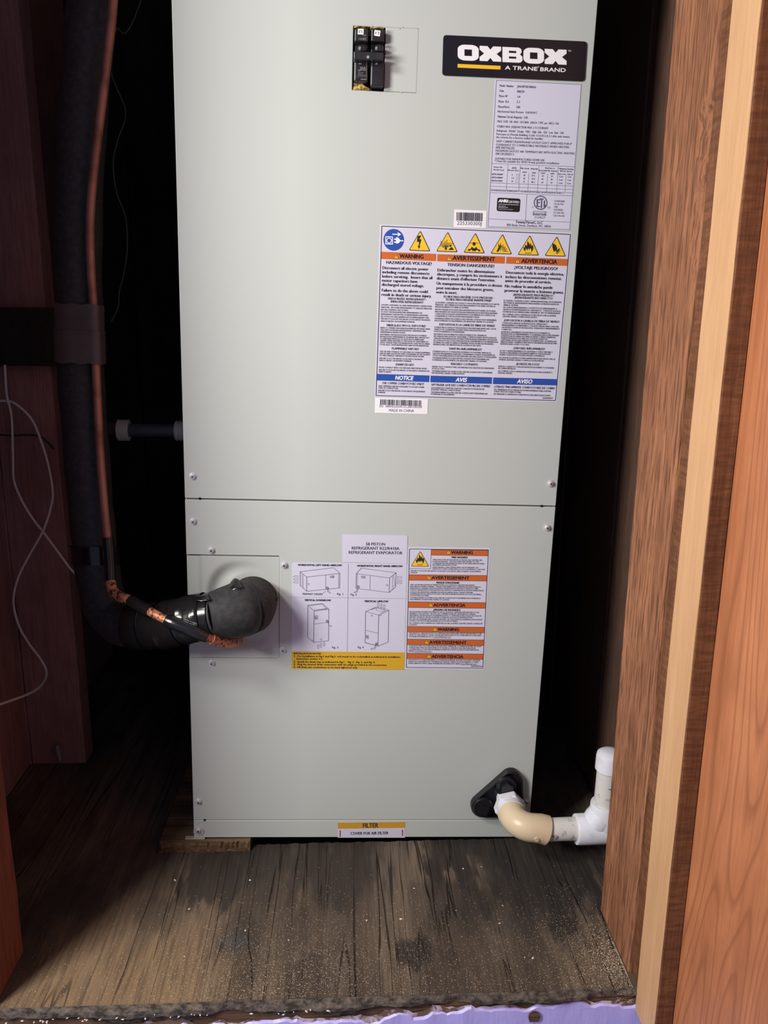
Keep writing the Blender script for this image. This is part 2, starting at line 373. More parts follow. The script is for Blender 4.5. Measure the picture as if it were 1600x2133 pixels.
structure(ds, 'dark strip standing in for the shade between the rough stud and the tan door stop', 'strip')
# left side: jamb stud, wall boards, inner stud
wl = empty_structure('wall_left', 'left closet wall of dark reddish boards in shadow', 'wall')
ysl = [-.242, -.13, -.02, .09, .211, .33, .48, .645]
for i in range(7):
    board('wall_board', W_LEFT, wl, -.314, -.294 - (.002 if i % 2 else 0), ysl[i] + .0008, ysl[i + 1] - .0008, FZ + .0005, ZT, .0004)
board('stud', W_LEFT, wl, -.2935, -.2105, .213, .251, FZ + .0005, ZT, .0008, .002, label='dark reddish stud behind the white cable')
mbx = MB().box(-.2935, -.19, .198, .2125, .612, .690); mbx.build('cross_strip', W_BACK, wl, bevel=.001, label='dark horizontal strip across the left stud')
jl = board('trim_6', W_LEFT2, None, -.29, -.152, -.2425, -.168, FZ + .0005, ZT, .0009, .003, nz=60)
structure(jl, 'reddish jamb stud at the lower left edge of the picture', 'stud')
wb = empty_structure('wall_back', 'near-black boards at the back of the closet', 'wall')
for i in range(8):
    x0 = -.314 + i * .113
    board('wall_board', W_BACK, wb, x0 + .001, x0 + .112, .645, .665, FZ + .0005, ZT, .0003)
MB().box(-.33, .62, .6655, .685, -.44, ZT).build('leak_backing', W_BACK, wb)  # unseen slabs added behind all three walls to stop light leaking between boards
MB().box(-.335, -.3145, -.242, .67, -.02, ZT).build('leak_backing', W_BACK, wl)
MB().box(.5925, .612, -.13, .67, -.02, ZT).build('leak_backing', W_BACK, wr)
ce = MB().box(-.4, .7, -.25, .67, ZT, ZT + .02).build('ceiling', W_BACK); structure(ce, 'dark boards closing the closet above the air handler', 'ceiling')  # unseen ceiling, put in to keep ambient light from leaking in above

# ------------------------------------------------------------------ print helpers (flat print on the cabinet's stickers)
class Crop:
    def __init__(s, x0, y0, k): s.x0, s.y0, s.k = x0, y0, k
    def __call__(s, x, y, off=0.0):
        p = at(s.x0 + x / s.k, s.y0 + y / s.k); p.y = off; return p
TEXTQ = []
class Print:
    """one lettering mesh of a sticker: text lines are queued, turned into meshes together later"""
    def __init__(s, name, mat, parent, crop, off, slope=0.035, label=None):
        s.name, s.mat, s.parent, s.crop, s.off, s.slope, s.label = name, mat, parent, crop, off, slope, label; s.mb = MB(); TEXTQ.append(s); s.q = []
    def t(s, x, y, txt, w=None, h=12, bold=0.0, slope=None, cond=1.0, flip=False, shear=0.0, res=2):
        s.q.append((x, y, txt, w, h, bold, s.slope if slope is None else slope, cond, flip, shear, res)); return s
    def para(s, x, y, lines, wmax, h, dy, bold=0.0, dx=0.0, slope=None, res=1):
        s.q.append((x, y, lines, wmax, h, bold, s.slope if slope is None else slope, dy, dx, 'para', res)); return s
    def center(s, xc, y, txt, w, h, **k): return s.t(xc - w / 2, y - (s.slope if k.get('slope') is None else k['slope']) * w / 2, txt, w, h, **k)
    def line(s, x0, y0, x1, y1, wpx=2.0):
        a, b = s.crop(x0, y0, s.off), s.crop(x1, y1, s.off); d = b - a
        if d.length == 0: return s
        nrm = Vector((-d.z, 0, d.x)).normalized() * (wpx / s.crop.k * .00029)
        s.mb.add([a - nrm, b - nrm, b + nrm, a + nrm], [(0, 1, 2, 3)]); return s
    def lines(s, pts, wpx=2.0, closed=False):
        for a, b in zip(pts, pts[1:] + ([pts[0]] if closed else [])):
            s.line(*a, *b, wpx)
        return s
    def poly(s, pts, holes=()):
        s.mb.poly([s.crop(*p, s.off) for p in pts], [[s.crop(*p, s.off) for p in h] for h in holes]); return s
def finish_prints():
    jobs = {}
    for P in TEXTQ:
        for it in P.q:
            for s in (it[2] if it[9] == 'para' else [it[2]]):
                jobs[(s, 0, it[10])] = None
    objs = []
    for key in jobs:
        c = bpy.data.curves.new('txt', 'FONT'); c.body = key[0]; c.resolution_u = key[2]; c.fill_mode = 'FRONT'
        o = bpy.data.objects.new('txt', c); COL.objects.link(o); objs.append((key, o))
    bpy.context.view_layer.update(); dg = bpy.context.evaluated_depsgraph_get()
    for key, o in objs:
        me = o.evaluated_get(dg).to_mesh()
        vs = [(v.co.x, v.co.y) for v in me.vertices]; fs = [tuple(p.vertices) for p in me.polygons]
        jobs[key] = (vs, fs, max([v[0] for v in vs] + [0]), min([v[0] for v in vs] + [0]))
        o.evaluated_get(dg).to_mesh_clear()
    for key, o in objs:
        c = o.data; bpy.data.objects.remove(o); bpy.data.curves.remove(c)
    def put(P, x, y, key, wpx, h, slope, shear=0.0, flip=False, bold=0.0):
        vs, fs, mx, mn = jobs[key]
        if not vs: return
        p0 = P.crop(x, y, P.off); p1 = P.crop(x + wpx, y + slope * wpx, P.off); u = p1 - p0; L = u.length; u.normalize()
        v = Vector((-u.z, 0, u.x)); hh = (P.crop(x, y - h, P.off) - p0).length / .682
        sx = L / max(mx - mn, 1e-6)
        if flip: p0 = p1 + v * hh * .682; u = -u; v = -v
        w_ = bold * hh * 1.5
        for q, (dx, dz) in enumerate(((-w_, 0), (w_, 0), (0, w_ * .7), (0, -w_ * .7)) if bold > .012 else ((-w_, 0), (w_, 0)) if bold else ((0, 0),)):
            P.mb.add([p0 + u * ((a - mn) * sx + shear * b * hh + dx) + v * (b * hh + dz) + Vector((0, -.00004 * q, 0)) for a, b in vs], fs)
    for P in TEXTQ:
        for it in P.q:
            if it[9] == 'para':
                x, y, lines, wmax, h, bold, slope, dy, dx, _, res = it
                ms = max(jobs[(s, 0, res)][2] for s in lines)
                for i, s in enumerate(lines):
                    put(P, x + dx * i, y + dy * i, (s, 0, res), wmax * jobs[(s, 0, res)][2] / ms, h, slope, bold=min(bold, .012))
            else:
                x, y, s, w, h, bold, slope, cond, flip, shear, res = it
                if w is None: w = jobs[(s, 0, res)][2] * h / .682 * cond
                put(P, x, y, (s, 0, res), w, h, slope, shear, flip, bold)
        if P.mb.v: P.mb.build(P.name, P.mat, P.parent, label=P.label, recalc=False)

def sheet(name, mat, parent, crop, pts, off=-.0002, thick=.0002, label=None):
    p = [crop(*q, 0.0) for q in pts]
    m = MB(); n = len(p)
    a = [Vector((q.x, off, q.z)) for q in p]; b = [Vector((q.x, off + thick, q.z)) for q in p]
    m.add(a + b, [tuple(range(n))] + [(i, (i + 1) % n, (i + 1) % n + n, i + n) for i in range(n)])
    return m.build(name, mat, parent, label=label)
def rounded(pts, r, n=5):
    out = []; k = len(pts)
    for i in range(k):
        p = Vector(pts[i]); a = (Vector(pts[i - 1]) - p).normalized(); b = (Vector(pts[(i + 1) % k]) - p).normalized()
        s, e = p + a * r, p + b * r
        for j in range(n + 1):
            f = j / n; out.append(tuple((s * (1 - f) ** 2 + p * 2 * f * (1 - f) + e * f * f)))
    return out

# ------------------------------------------------------------------ the air handler
W_, H_ = 0.445, 1.17
AH = thing('air_handler', 'tall beige metal air handler cabinet covered in warning stickers', 'air handler')
m = MB(); th = .0012
m.box(.0006, .0006 + th, .0025, .53, .001, H_); m.box(W_ - .0006 - th, W_ - .0006, .0025, .53, .001, H_)
m.box(.0018, W_ - .0018, .53 - th, .53, .001, H_); m.box(.0018, W_ - .0018, .0025, .5288, H_ - th, H_)
m.box(.0018, .03, .0025, .5288, .001, .001 + th); m.box(W_ - .03, W_ - .0018, .0025, .5288, .001, .001 + th)
m.build('casing', PAINT, AH)
m = MB().box(.002, W_ - .002, .05, .0515, .01, H_ - .01); m.build('inner_bulkhead', DARKGAP, AH)

def panel(name, xs, zs, skip, label, th=.0014):
    """sheet-metal panel as a grid of cells with openings; edges folded back"""
    m = MB(); nx, nz = len(xs) - 1, len(zs) - 1
    solid = lambda i, k: 0 <= i < nx and 0 <= k < nz and (i, k) not in skip
    for i in range(nx):
        for k in range(nz):
            if not solid(i, k): continue
            x0, x1, z0, z1 = xs[i], xs[i + 1], zs[k], zs[k + 1]
            m.add([(x0, 0, z0), (x1, 0, z0), (x1, 0, z1), (x0, 0, z1)], [(0, 1, 2, 3)])
            for (di, dk, a, b) in ((-1, 0, (x0, z0), (x0, z1)), (1, 0, (x1, z0), (x1, z1)), (0, -1, (x0, z0), (x1, z0)), (0, 1, (x0, z1), (x1, z1))):
                if not solid(i + di, k + dk):
                    d = .0135 if (i + di < 0 or i + di >= nx or k + dk < 0 or k + dk >= nz) else th
                    m.add([(a[0], 0, a[1]), (b[0], 0, b[1]), (b[0], d, b[1]), (a[0], d, a[1])], [(0, 1, 2, 3)])
    o = m.build(name, PAINT, AH, label=label, recalc=False)
    bm = bmesh.new(); bm.from_mesh(o.data); bmesh.ops.remove_doubles(bm, verts=bm.verts, dist=1e-5); bmesh.ops.recalc_face_normals(bm, faces=bm.faces); bm.to_mesh(o.data); bm.free()
    b = o.modifiers.new('bevel', 'BEVEL'); b.width = .0009; b.segments = 3; b.limit_method = 'ANGLE'; b.angle_limit = .8
    return o
CF = Crop(700, 30, 8.0)
pTL, pBR = CF(288, 192), CF(818, 1268)
pR = CF(1348, 800)
bx0, bx1, bz0, bz1 = CF(282, 700).x, CF(815, 700).x, CF(540, 1270).z, CF(560, 202).z
SEAM = .456
panel('upper_panel', [0, bx0, bx1, W_], [SEAM + .0006, bz0, bz1, H_ - .002], {(1, 1)}, 'upper front panel with the breaker cutout')
CG = Crop(380, 1100, 6.1538)
gx1 = CG(1240, 1000).x; gz1 = CG(650, 350).z; gz0 = CG(700, 1668).z
panel('lower_panel', [0, gx1, W_], [.0262, gz0, gz1, SEAM - .0008], {(0, 1)}, 'lower front panel')
panel('filter_cover', [0, W_], [0.0, .0254], set(), 'narrow air filter cover along the cabinet bottom')
# small relief notches at the panel corners
for (px, py) in ((416.5, 1038.5), (1128.5, 1054), (426.5, 1708)):
    p = at(px, py); MB().box(p.x - .0012, p.x + .0012, -.0003, .0006, p.z - .0014, p.z + .0014).build('relief_notch', DARKGAP, AH)
nm = MB(); a_ = at(389, 1742); b_ = at(427, 1744.5); nm.box(a_.x - .002, b_.x, -.0018, .004, -.0016, -.0004); nm.build('bottom_flange_lip', BARE, AH)

# access plate with a dished recess round the refrigerant line
NX, NZ = 56, 64
X0, X1, Z0, Z1 = .0004, gx1 - .0003, gz0 + .0003, gz1 - .0009
fx = CG(247, 1000).x
PC = at(528, 1255)
m = MB(); vs = []; fs = []
def sstep(a, b, x):
    t_ = max(0, min(1, (x - a) / (b - a))); return t_ * t_ * (3 - 2 * t_)
cx, cz = (fx + X1) / 2, (Z0 + Z1) / 2; hw, hh = (X1 - fx) / 2, (Z1 - Z0) / 2
for i in range(NX + 1):
    for k in range(NZ + 1):
        x = X0 + (X1 - X0) * i / NX; z = Z0 + (Z1 - Z0) * k / NZ
        rr = (abs((x - cx) / (hw * .93)) ** 2.6 + abs((z - cz) / (hh * .93)) ** 2.6) ** (1 / 2.6)
        y = .0165 * sstep(1.0, .50, rr)
        dpipe = math.hypot(x - PC.x, z - PC.z)
        y *= sstep(.036, .058, dpipe) * .9 + .1
        if x > fx - .0015: y += .0010 * sstep(fx - .0015, fx, x)
        edge = max(0, max(abs((x - cx)) / hw, abs(z - cz) / hh))
        vs.append((x, y + .0002, z))
for i in range(NX):
    for k in range(NZ): fs.append((i * (NZ + 1) + k, (i + 1) * (NZ + 1) + k, (i + 1) * (NZ + 1) + k + 1, i * (NZ + 1) + k + 1))
m.add(vs, fs); m.build('access_plate', PAINT, AH, smooth=True, recalc=False, label='dished access plate round the insulated line')
m = MB(); m.box(X0, X1, .012, .013, Z0 - .002, Z1 + .002); m.build('plate_backing', DARKGAP, AH)

# screws
def screw_mesh():
    m = MB(); n = 18; rings = [(.0043, .0), (.0043, -.0008), (.0031, -.0010), (.0030, -.0028), (.0024, -.0034), (.0012, -.0036)]
    vs = []; fs = []
    for j, (r, y) in enumerate(rings):
        for k in range(n):
            a = math.tau * k / n; r2 = r if j != 3 and j != 2 else r * (1 - .07 * (k % 3 != 0))
            vs.append((r2 * math.cos(a), y, r2 * math.sin(a)))
    for j in range(len(rings) - 1):
        for k in range(n): fs.append((j * n + k, j * n + (k + 1) % n, (j + 1) * n + (k + 1) % n, (j + 1) * n + k))
    fs.append(tuple((len(rings) - 1) * n + k for k in range(n)))
    m.add(vs, fs); o = m.build('screw', STEEL, AH, smooth=True)
    c = MB(); c.box(-.0017, .0017, -.0039, -.0034, -.00035, .00035); c.box(-.00035, .00035, -.0039, -.0034, -.0017, .0017)
    r = c.build('cross_recess', DARKGAP, o); return o, r
SC, SR = screw_mesh()
for i, (px, py) in enumerate(((401, 993), (1148, 1008), (402, 1087), (1140.5, 1100), (440, 1147), (592, 1178), (589, 1355), (441, 1382), (413.5, 1671), (1097, 1671), (413, 1731))):
    o, r = (SC, SR) if i == 0 else (SC.copy(), SR.copy())
    if i: COL.objects.link(o); COL.objects.link(r); r.parent = o
    p = at(px, py, -.002); o.location = (p.x, 0, p.z); o.rotation_euler = (0, random.uniform(0, 3), 0)
p = at(413, 1731); m = MB(); m.tube([(p.x + .0006, .0, p.z), (p.x + .0006, -.0010, p.z)], .0068, 24); m.build('washer', STEEL, AH, label='dull washer under the lowest left screw')

# ------------------------------------------------------------------ circuit breaker in its cutout
CBK = bpy.data.objects.new('circuit_breaker', None); COL.objects.link(CBK); CBK.parent = AH; CBK['label'] = 'black two-pole 50A circuit breaker in the upper panel cutout'
def bq(x, y, d): p = at(700 + x / 8, 30 + y / 8, d); return p
def bbox_px(m, x0, x1, y0, y1, d0, d1):
    """box whose FRONT face (depth d0) covers those photo-crop pixels, going back to d1"""
    a, b = bq(x0, y0, d0), bq(x1, y1, d0)
    m.box(min(a.x, b.x), max(a.x, b.x), d0, d1, min(a.z, b.z), max(a.z, b.z))
for k, (xa, xb) in enumerate(((312, 540), (588, 800))):
    m = MB(); bbox_px(m, xa, xb, 232, 455, -.009, .03); m.build('breaker_top_block', BREAK, CBK, bevel=.0012)
    m = MB(); bbox_px(m, xa - 8, xb - 6, 768, (1120 if k == 0 else 1200), -.009, .03); m.build('breaker_lower_block', BREAK, CBK, bevel=.0016)
    m = MB(); bbox_px(m, xa - 2, xb - 2, 440, 790, .003, .03); m.build('breaker_saddle', BREAK, CBK, bevel=.0008)
    m = MB(); bbox_px(m, xa + 55, xb - 10, 480, 620, -.013, .006); m.build('toggle', BREAK, CBK, bevel=.003)
m = MB(); bbox_px(m, 298, 790, 608, 768, -.019, -.007); m.build('handle_tie_bar', BREAK, CBK, bevel=.0009)
p = bq(533, 712, -.0192); m = MB(); m.tube([(p.x, -.0185, p.z), (p.x, -.0196, p.z)], .0014, 14); m.build('tie_bar_rivet', GREYINK, CBK)
m = MB(); bbox_px(m, 780, 806, 215, 1250, .004, .03); m.build('breaker_side_rail', BREAK, CBK, bevel=.0006)
m = MB(); bbox_px(m, 540, 600, 228, 1130, .008, .03); m.build('breaker_gap_filler', DARKGAP, CBK)
# glass wool showing round the breaker
def lump(name, pts, d):
    m = MB(); c = [bq(x, y, d) for x, y in pts]; n = len(c); cen = sum(c, Vector()) / n
    ring = [Vector((q.x, d, q.z)) for q in c]; inner = [cen + (q - cen) * .6 + Vector((random.uniform(-.0006, .0006), -.002 + random.uniform(-.0008, .0008), random.uniform(-.0006, .0006))) for q in ring]
    back = [q + Vector((0, .01, 0)) for q in ring]
    m.add(back + ring + inner, [(i, (i + 1) % n, (i + 1) % n + n, i + n) for i in range(n)] + [(i + n, (i + 1) % n + n, (i + 1) % n + 2 * n, i + 2 * n) for i in range(n)] + [tuple(range(2 * n, 3 * n))])
    m.build(name, INSUL, CBK, smooth=True, label='yellow glass wool edge in the breaker cutout')
lump('glass_wool', [(284, 1262), (300, 1118), (360, 1128), (430, 1150), (480, 1180), (545, 1215), (600, 1262), (450, 1274)], .0015)
lump('glass_wool', [(292, 196), (420, 192), (545, 198), (540, 222), (430, 228), (300, 226)], .0015)
lump('glass_wool', [(560, 240), (575, 205), (600, 212), (700, 216), (805, 224), (800, 238), (690, 232), (610, 240)], .0015)
# knock-out score: bare bright metal lines
ko = Print('knockout_score', BARE, AH, CF, -.00015, label='bright scored outline of the unused knockout')
ko.line(560, 204, 1372, 236, 10); ko.line(1370, 232, 1332, 1304, 12); ko.line(790, 1279, 1330, 1303, 5)
Print('knockout_slit', DARKGAP, AH, CF, -.00012).line(830, 208, 1060, 221, 3)
Print('knockout_slit', DARKGAP, AH, CF, -.00012).line(1130, 226, 1370, 242, 3)
Print('knockout_slit', DARKGAP, AH, CF, -.00012).line(780, 1284, 1330, 1309, 4)
for x, y in ((600, 198), (1060, 240), (1108, 215), (1090, 1305)): Print('knockout_tab', BARE, AH, CF, -.0004).poly([(x - 16, y - 4), (x, y - 18), (x + 18, y), (x - 2, y + 16)])
# small terminal stickers and print
def bsheet(name, mat, pts, d, parent):
    m = MB(); m.poly([bq(x, y, d) for x, y in pts]); return m.build(name, mat, parent, recalc=False)
class BCrop(Crop):
    def __init__(s, d): s.x0, s.y0, s.k, s.d = 700, 30, 8.0, d
    def __call__(s, x, y, off=0.0): p = bq(x, y, s.d); p.y = s.d; return p
bsheet('terminal_sticker', STKB, [(366, 238), (462, 240), (457, 336), (360, 332)], -.0093, CBK)['label'] = 'white L2 sticker upside down'
bsheet('terminal_sticker', STKB, [(643, 258), (742, 272), (730, 368), (633, 352)], -.0093, CBK)['label'] = 'white L1 sticker upside down'
bp = Print('terminal_lettering', BLACKINK, CBK, BCrop(-.0096), 0)
bp.t(376, 308, 'L2', 58, 42, flip=True, slope=.02); bp.t(656, 330, 'L1', 62, 44, flip=True, slope=.12)
bg = Print('breaker_print', GREYINK, CBK, BCrop(-.0096), 0, slope=.01)
bg.t(398, 918, '50A', 98, 44); bg.line(362, 926, 510, 932, 5); bg.line(362, 1012, 510, 1018, 4); bg.line(415, 1082, 505, 1086, 7); bg.line(375, 820, 430, 822, 10)
bg.t(365, 950, 'TYPE', 44, 14); bg.t(365, 975, 'HACR 120/240V', 96, 12); bg.t(365, 998, 'AWG 8-1', 74, 12); bg.t(310, 1042, '60/75 C Cu-Al 45 LB-IN', 170, 10)
bg.t(440, 358, 'ON', 62, 22); bg.t(378, 425, 'I', 8, 36); bg.t(402, 428, '10-5872', 100, 38, cond=.8); bg.poly([(640, 830), (692, 806), (692, 836)])
bg.line(508, 800, 506, 1084, 4)

# ------------------------------------------------------------------ brand badge
CA = Crop(900, 50, 4.5714)
badge = sheet('brand_badge', BLACKPL, AH, CA, rounded([(107, 108), (1474, 171), (1451, 550), (96, 492)], 34), -.0012, .0012, 'black badge reading OXBOX above A TRANE BRAND')
bl = Print('badge_lettering', WHITEINK, badge, CA, -.0014, slope=.041)
SL = .0462
def fl(pts, x0): return [(x, 203 + y + (x - 343) * SL) for x, y in pts]
def oshape(x0, x1):
    k = []; w = x1 - x0; h = 150
    for (cxn, cyn, sx, sy) in ((x1, 0, -1, 1), (x1, h, -1, -1), (x0, h, 1, -1), (x0, 0, 1, 1)):
        R = 62; seq = []
        for j in range(9):
            a = math.pi / 2 * j / 8
            seq.append((cxn + sx * (R * 1.1 - R * 1.1 * math.sin(a)), cyn + sy * (R * .72 - R * .72 * math.cos(a))))
        k += seq if (sx, sy) in ((-1, 1), (1, -1)) else seq[::-1]
    mx = (x0 + x1) / 2
    return fl(k, 0), fl([(mx - 36, 44), (mx + 36, 44), (mx + 36, 106), (mx - 36, 106)], 0)
for a, b in ((243, 443), (868, 1064)):
    o_, h_ = oshape(a, b); bl.poly(o_, [h_])
def xshape(x0, x1):
    m_ = (x0 + x1) / 2; w = x1 - x0
    return fl([(x0, 4), (x0 + w * .37, 4), (m_, 36), (x1 - w * .37, 4), (x1, 4), (x1, 40), (x1 - w * .21, 75), (x1, 110), (x1, 147), (x1 - w * .37, 147), (m_, 114), (x0 + w * .37, 147), (x0, 147), (x0, 110), (x0 + w * .21, 75), (x0, 40)], 0)
bl.poly(xshape(451, 656)); bl.poly(xshape(1070, 1278))
bl.poly(fl([(668, 4), (822, 4), (846, 16), (852, 44), (836, 70), (858, 88), (860, 122), (846, 142), (824, 148), (668, 148)], 0),
        [fl([(730, 38), (800, 38), (800, 58), (730, 58)], 0), fl([(730, 92), (800, 92), (800, 112), (730, 112)], 0)])
bl.t(1290, 268, 'TM', 30, 15, slope=.04); bl.t(693, 437, 'A TRANE', 306, 35, .022); bl.t(1003, 420, '®', 14, 13); bl.t(1023, 452, 'BRAND', 246, 35, .022)
by = Print('badge_underline', YELLOW, badge, CA, -.0014); by.poly([(243, 384), (651, 403), (649, 438), (241, 419)])

# ------------------------------------------------------------------ rating sticker
rate = sheet('rating_sticker', STKW, AH, CA, [(600, 528), (1428, 570), (1318, 1966), (524, 1936)], label='pale rating sticker with electrical data under the badge')
rl = Print('rating_lettering', BLUEINK2, rate, CA, -.0004, slope=.037)
for x, y, s, w in ((640, 598, 'Model  Number', 136), (808, 606, 'J4AH4P24E1B00AA', 182), (640, 647, 'Volts', 42), (805, 653, '208/230', 72), (634, 696, 'Motor HP', 84), (808, 704, '1/4', 30), (630, 748, 'Motor  FLA', 100), (803, 752, '2.3', 32), (626, 798, 'Phase/Hertz', 110), (798, 802, '1/60', 38), (622, 842, 'Max.External Static Pressure   0.60 IN.W.C.', 382), (624, 892, 'Minimum Circuit Ampacity - 2.9A', 287), (620, 937, 'MAX  FUSE  OR  MAX  CKT.BKR.  (HACR  TYPE  per  NEC) -15A', 585), (616, 985, 'FUSIBLE MAX. (DISJONCTEUR MAX. ) 15 COURANT', 490), (613, 1025, 'Refrigerant   R410A   Design   PSIG   High  Side - 550   Low  Side - 250', 637), (610, 1058, 'Pursuant to Florida Building Code 13-610.2.A.2.1,this unit meets', 697), (608, 1087, 'the criteria for a factory sealed air handler.', 450), (608, 1126, 'UNIT CABINET,PLENUM,AND OUTLET DUCT APPROVED FOR 0"', 722), (606, 1158, 'CLEARANCE TO COMBUSTIBLE MATERIALS WHEN HEATERS', 698), (604, 1187, 'ARE INSTALLED.', 185), (603, 1216, 'MAXIMUM OUTLET AIR TEMPERATURE WITH ELECTRIC HEATERS', 752), (601, 1246, '200 DEGREES F.', 182), (598, 1291, 'SUITABLE FOR MANUFACTURED HOME USE.', 475), (593, 1314, '* Heat kit suitable for AHU 4-way position installation', 615)):
    rl.t(x, y, s, w, 20 if w > 300 else 22, .004)
for pts in ([(613, 537), (1421, 577), (1310, 1958), (532, 1930)],): rl.lines(pts, 3, True)
def hrow(y, w=2): xl = 613 - (y - 537) * .0582; xr = 1421 - (y - 577) * .0804; rl.line(xl, y, xr, y + .041 * (xr - xl), w)
for y in (1328, 1512, 1545, 1576, 1605, 1856): hrow(y, 2.5)
for x in (722, 840, 1018, 1200): rl.line(x, 1334 + (x - 575) * .042, x - 15, 1578 + (x - 560) * .04, 2)
for x in (925, 1104, 1278): rl.line(x - 4, 1410 + (x - 575) * .03, x - 14, 1578 + (x - 560) * .04, 2)
rl.line(904, 1622, 888, 1870, 2.5)
for x, y, s, w, h in ((585, 1368, 'Heater Kit', 82, 13), (583, 1394, 'Model Used', 98, 13), (760, 1377, '(kW)', 42, 13), (722, 1398, 'Electric Heat', 104, 13), (842, 1380, 'Min Circuit   Ampacity', 164, 13), (1075, 1378, 'Max.Fuse or', 92, 13), (1017, 1400, 'Breaker(HACR)  Ampacity', 174, 12), (1207, 1384, 'Minimum Heating', 138, 13), (1218, 1406, 'Blower Speed', 110, 13), (858, 1417, '240V', 42, 12), (950, 1423, '208V', 36, 12), (1034, 1426, '240V', 42, 12), (1125, 1431, '208V', 38, 12), (1196, 1434, 'Without HP', 72, 10), (1285, 1437, 'With HP', 54, 10)):
    rl.t(x, y, s, w, h, .014, res=1)
for i, (mod, kw, a1, a2, a3, a4) in enumerate((('J4HTK1A05B00*', '5', '28', '25.5', '30', '30'), ('J4HTK1A08B00*', '7.5', '42', '36.8', '45', '40'), ('J4HTK1A10B00*', '10', '55', '48.1', '60', '50'))):
    y = 1437 + 31 * i
    for x, s, w in ((568, mod, 108), (757, kw, 10 + 7 * (len(kw) - 1)), (868, a1, 19), (945, a2, 34), (1042, a3, 19), (1130, a4, 18), (1210, 'Low', 34), (1290, 'Low', 34)):
        rl.t(x - i * 2, y + (x - 568) * .036, s, w, 15, .012, res=1)
    xx, yy = 802 - 3 * i, y + 8; rl.lines([(xx, yy - 16), (xx + 22, yy - 15), (xx + 22, yy + 3), (xx, yy + 2)], 1.5, True)
rl.t(560, 1590, 'NOTE:HEATER MODEL NUMBER DIGITS "*" ,A,B ; INSTALLER MUST MARK ONE APPROPRIATE BLOCK IN [   ].', 690, 11, .01, slope=.042, res=1)
rl.t(793, 1896, 'TwentyThreeC, LLC', 258, 24, .018); rl.t(710, 1923, '800 Beaty Street, Davidson, NC, 28036', 420, 22, .002)
for i, (s, w) in enumerate((('CONFORMS', 100), ('TO UL STD', 90), ('1995', 38), ('CERTIFIED', 88), ('TO CSA STD', 102), ('C22.2 No.236', 106))): rl.t(1162 - 2 * i, 1694 + 27.5 * i, s, w, 16, .002)
rl.t(950, 1752, 'C', 14, 16, 0); rl.t(1097, 1757, 'US', 28, 18, 0)
rl.t(957, 1822, 'Intertek', 132, 32, .012); rl.t(972, 1850, '3124627', 104, 20); rl.line(962, 1785, 1096, 1791, 4)
ring = [(1033 + 65 * math.cos(a), 1702 + 68 * math.sin(a)) for a in [math.tau * i / 40 for i in range(40)]]
ring2 = [(1033 + 56 * math.cos(a), 1702 + 58 * math.sin(a)) for a in [math.tau * i / 40 for i in range(40)]]
rl.poly(ring, [ring2])
rl.poly([(995, 1668), (1030, 1670), (1030, 1680), (1008, 1679), (1007, 1696), (1026, 1697), (1026, 1707), (1007, 1706), (1006, 1732), (1028, 1733), (1028, 1744), (994, 1742)])
rl.poly([(1024, 1660), (1062, 1662), (1062, 1672), (1049, 1671), (1046, 1754), (1034, 1754), (1037, 1671), (1024, 1670)])
rl.poly([(1064, 1680), (1076, 1681), (1074, 1728), (1084, 1722), (1078, 1738), (1060, 1746)])
ah_b = Print('certification_badge', BLACKPL, rate, CA, -.0004); ah_b.poly(rounded([(622, 1653), (842, 1664), (834, 1793), (614, 1781)], 22))
ahl = Print('certification_lettering', WHITEINK, rate, CA, -.0006, slope=.04)
ahl.t(632, 1697, 'AHRI', 84, 27, .05, shear=.15).t(722, 1704, 'CERTIFIED', 106, 21, .004).line(630, 1716, 826, 1724, 2.5)
ahl.t(630, 1737, 'Unitary Small AC', 70, 9, res=1).t(630, 1750, 'AHRI Standard 210/240', 92, 9, res=1).t(628, 1766, 'Certified with most systems', 142, 8, res=1)

def barcode(name, parent, crop, x0, x1, y0, y1, slope, n=46):
    b = Print(name, BLACKINK, parent, crop, -.0006); x = x0; rr = random.Random(5 if n < 46 else 9)
    while x < x1 - 8:
        w = rr.choice((2.5, 2.5, 4, 6)) * (x1 - x0) / 260; y = (x - x0) * slope
        b.poly([(x, y0 + y), (x + w, y0 + y), (x + w - (y1 - y0) * .02, y1 + y), (x - (y1 - y0) * .02, y1 + y)]); x += w + rr.choice((2.2, 2.8, 4.5)) * (x1 - x0) / 260
bc1 = sheet('barcode_sticker', STKB, AH, CA, [(212, 1766), (522, 1779), (514, 1945), (205, 1936)], -.0004, .0002, 'small white barcode sticker 225330300J left of the rating sticker')
barcode('barcode', bc1, CA, 232, 490, 1793, 1872, .03, 40)
Print('barcode_digits', BLUEINK2, bc1, CA, -.0006, slope=.03).t(236, 1912, '225330300J', 234, 34)

# ------------------------------------------------------------------ big trilingual warning sticker
CB = Crop(770, 430, 3.7209); DY = 744.2
warn = sheet('warning_sticker', STKW, AH, CB, [(80, 139), (1569, 204), (1453, DY + 773), (40, DY + 734)], label='large trilingual warning sticker headed by seven hazard symbols')
wl_ = Print('frame_line', BLACKINK, warn, CB, -.0004)
wl_.lines([(95, 153), (1556, 217), (1440, DY + 760), (50, DY + 721)], 5, True)
def band(name, mat, parent, crop, pts, label=None): P = Print(name, mat, parent, crop, -.0004, label=label); P.poly(pts); return P
for nm_, pts in (('WARNING', [(88, 351), (516, 368), (513, 424), (86, 407)]), ('AVERTISSEMENT', [(525, 370), (1049, 388), (1046, 443), (523, 425)]), ('ADVERTENCIA', [(1060, 390), (1536, 408), (1532, 461), (1057, 443)])):
    band('header_band', ORANGE, warn, CB, pts, 'orange band reading ' + nm_)
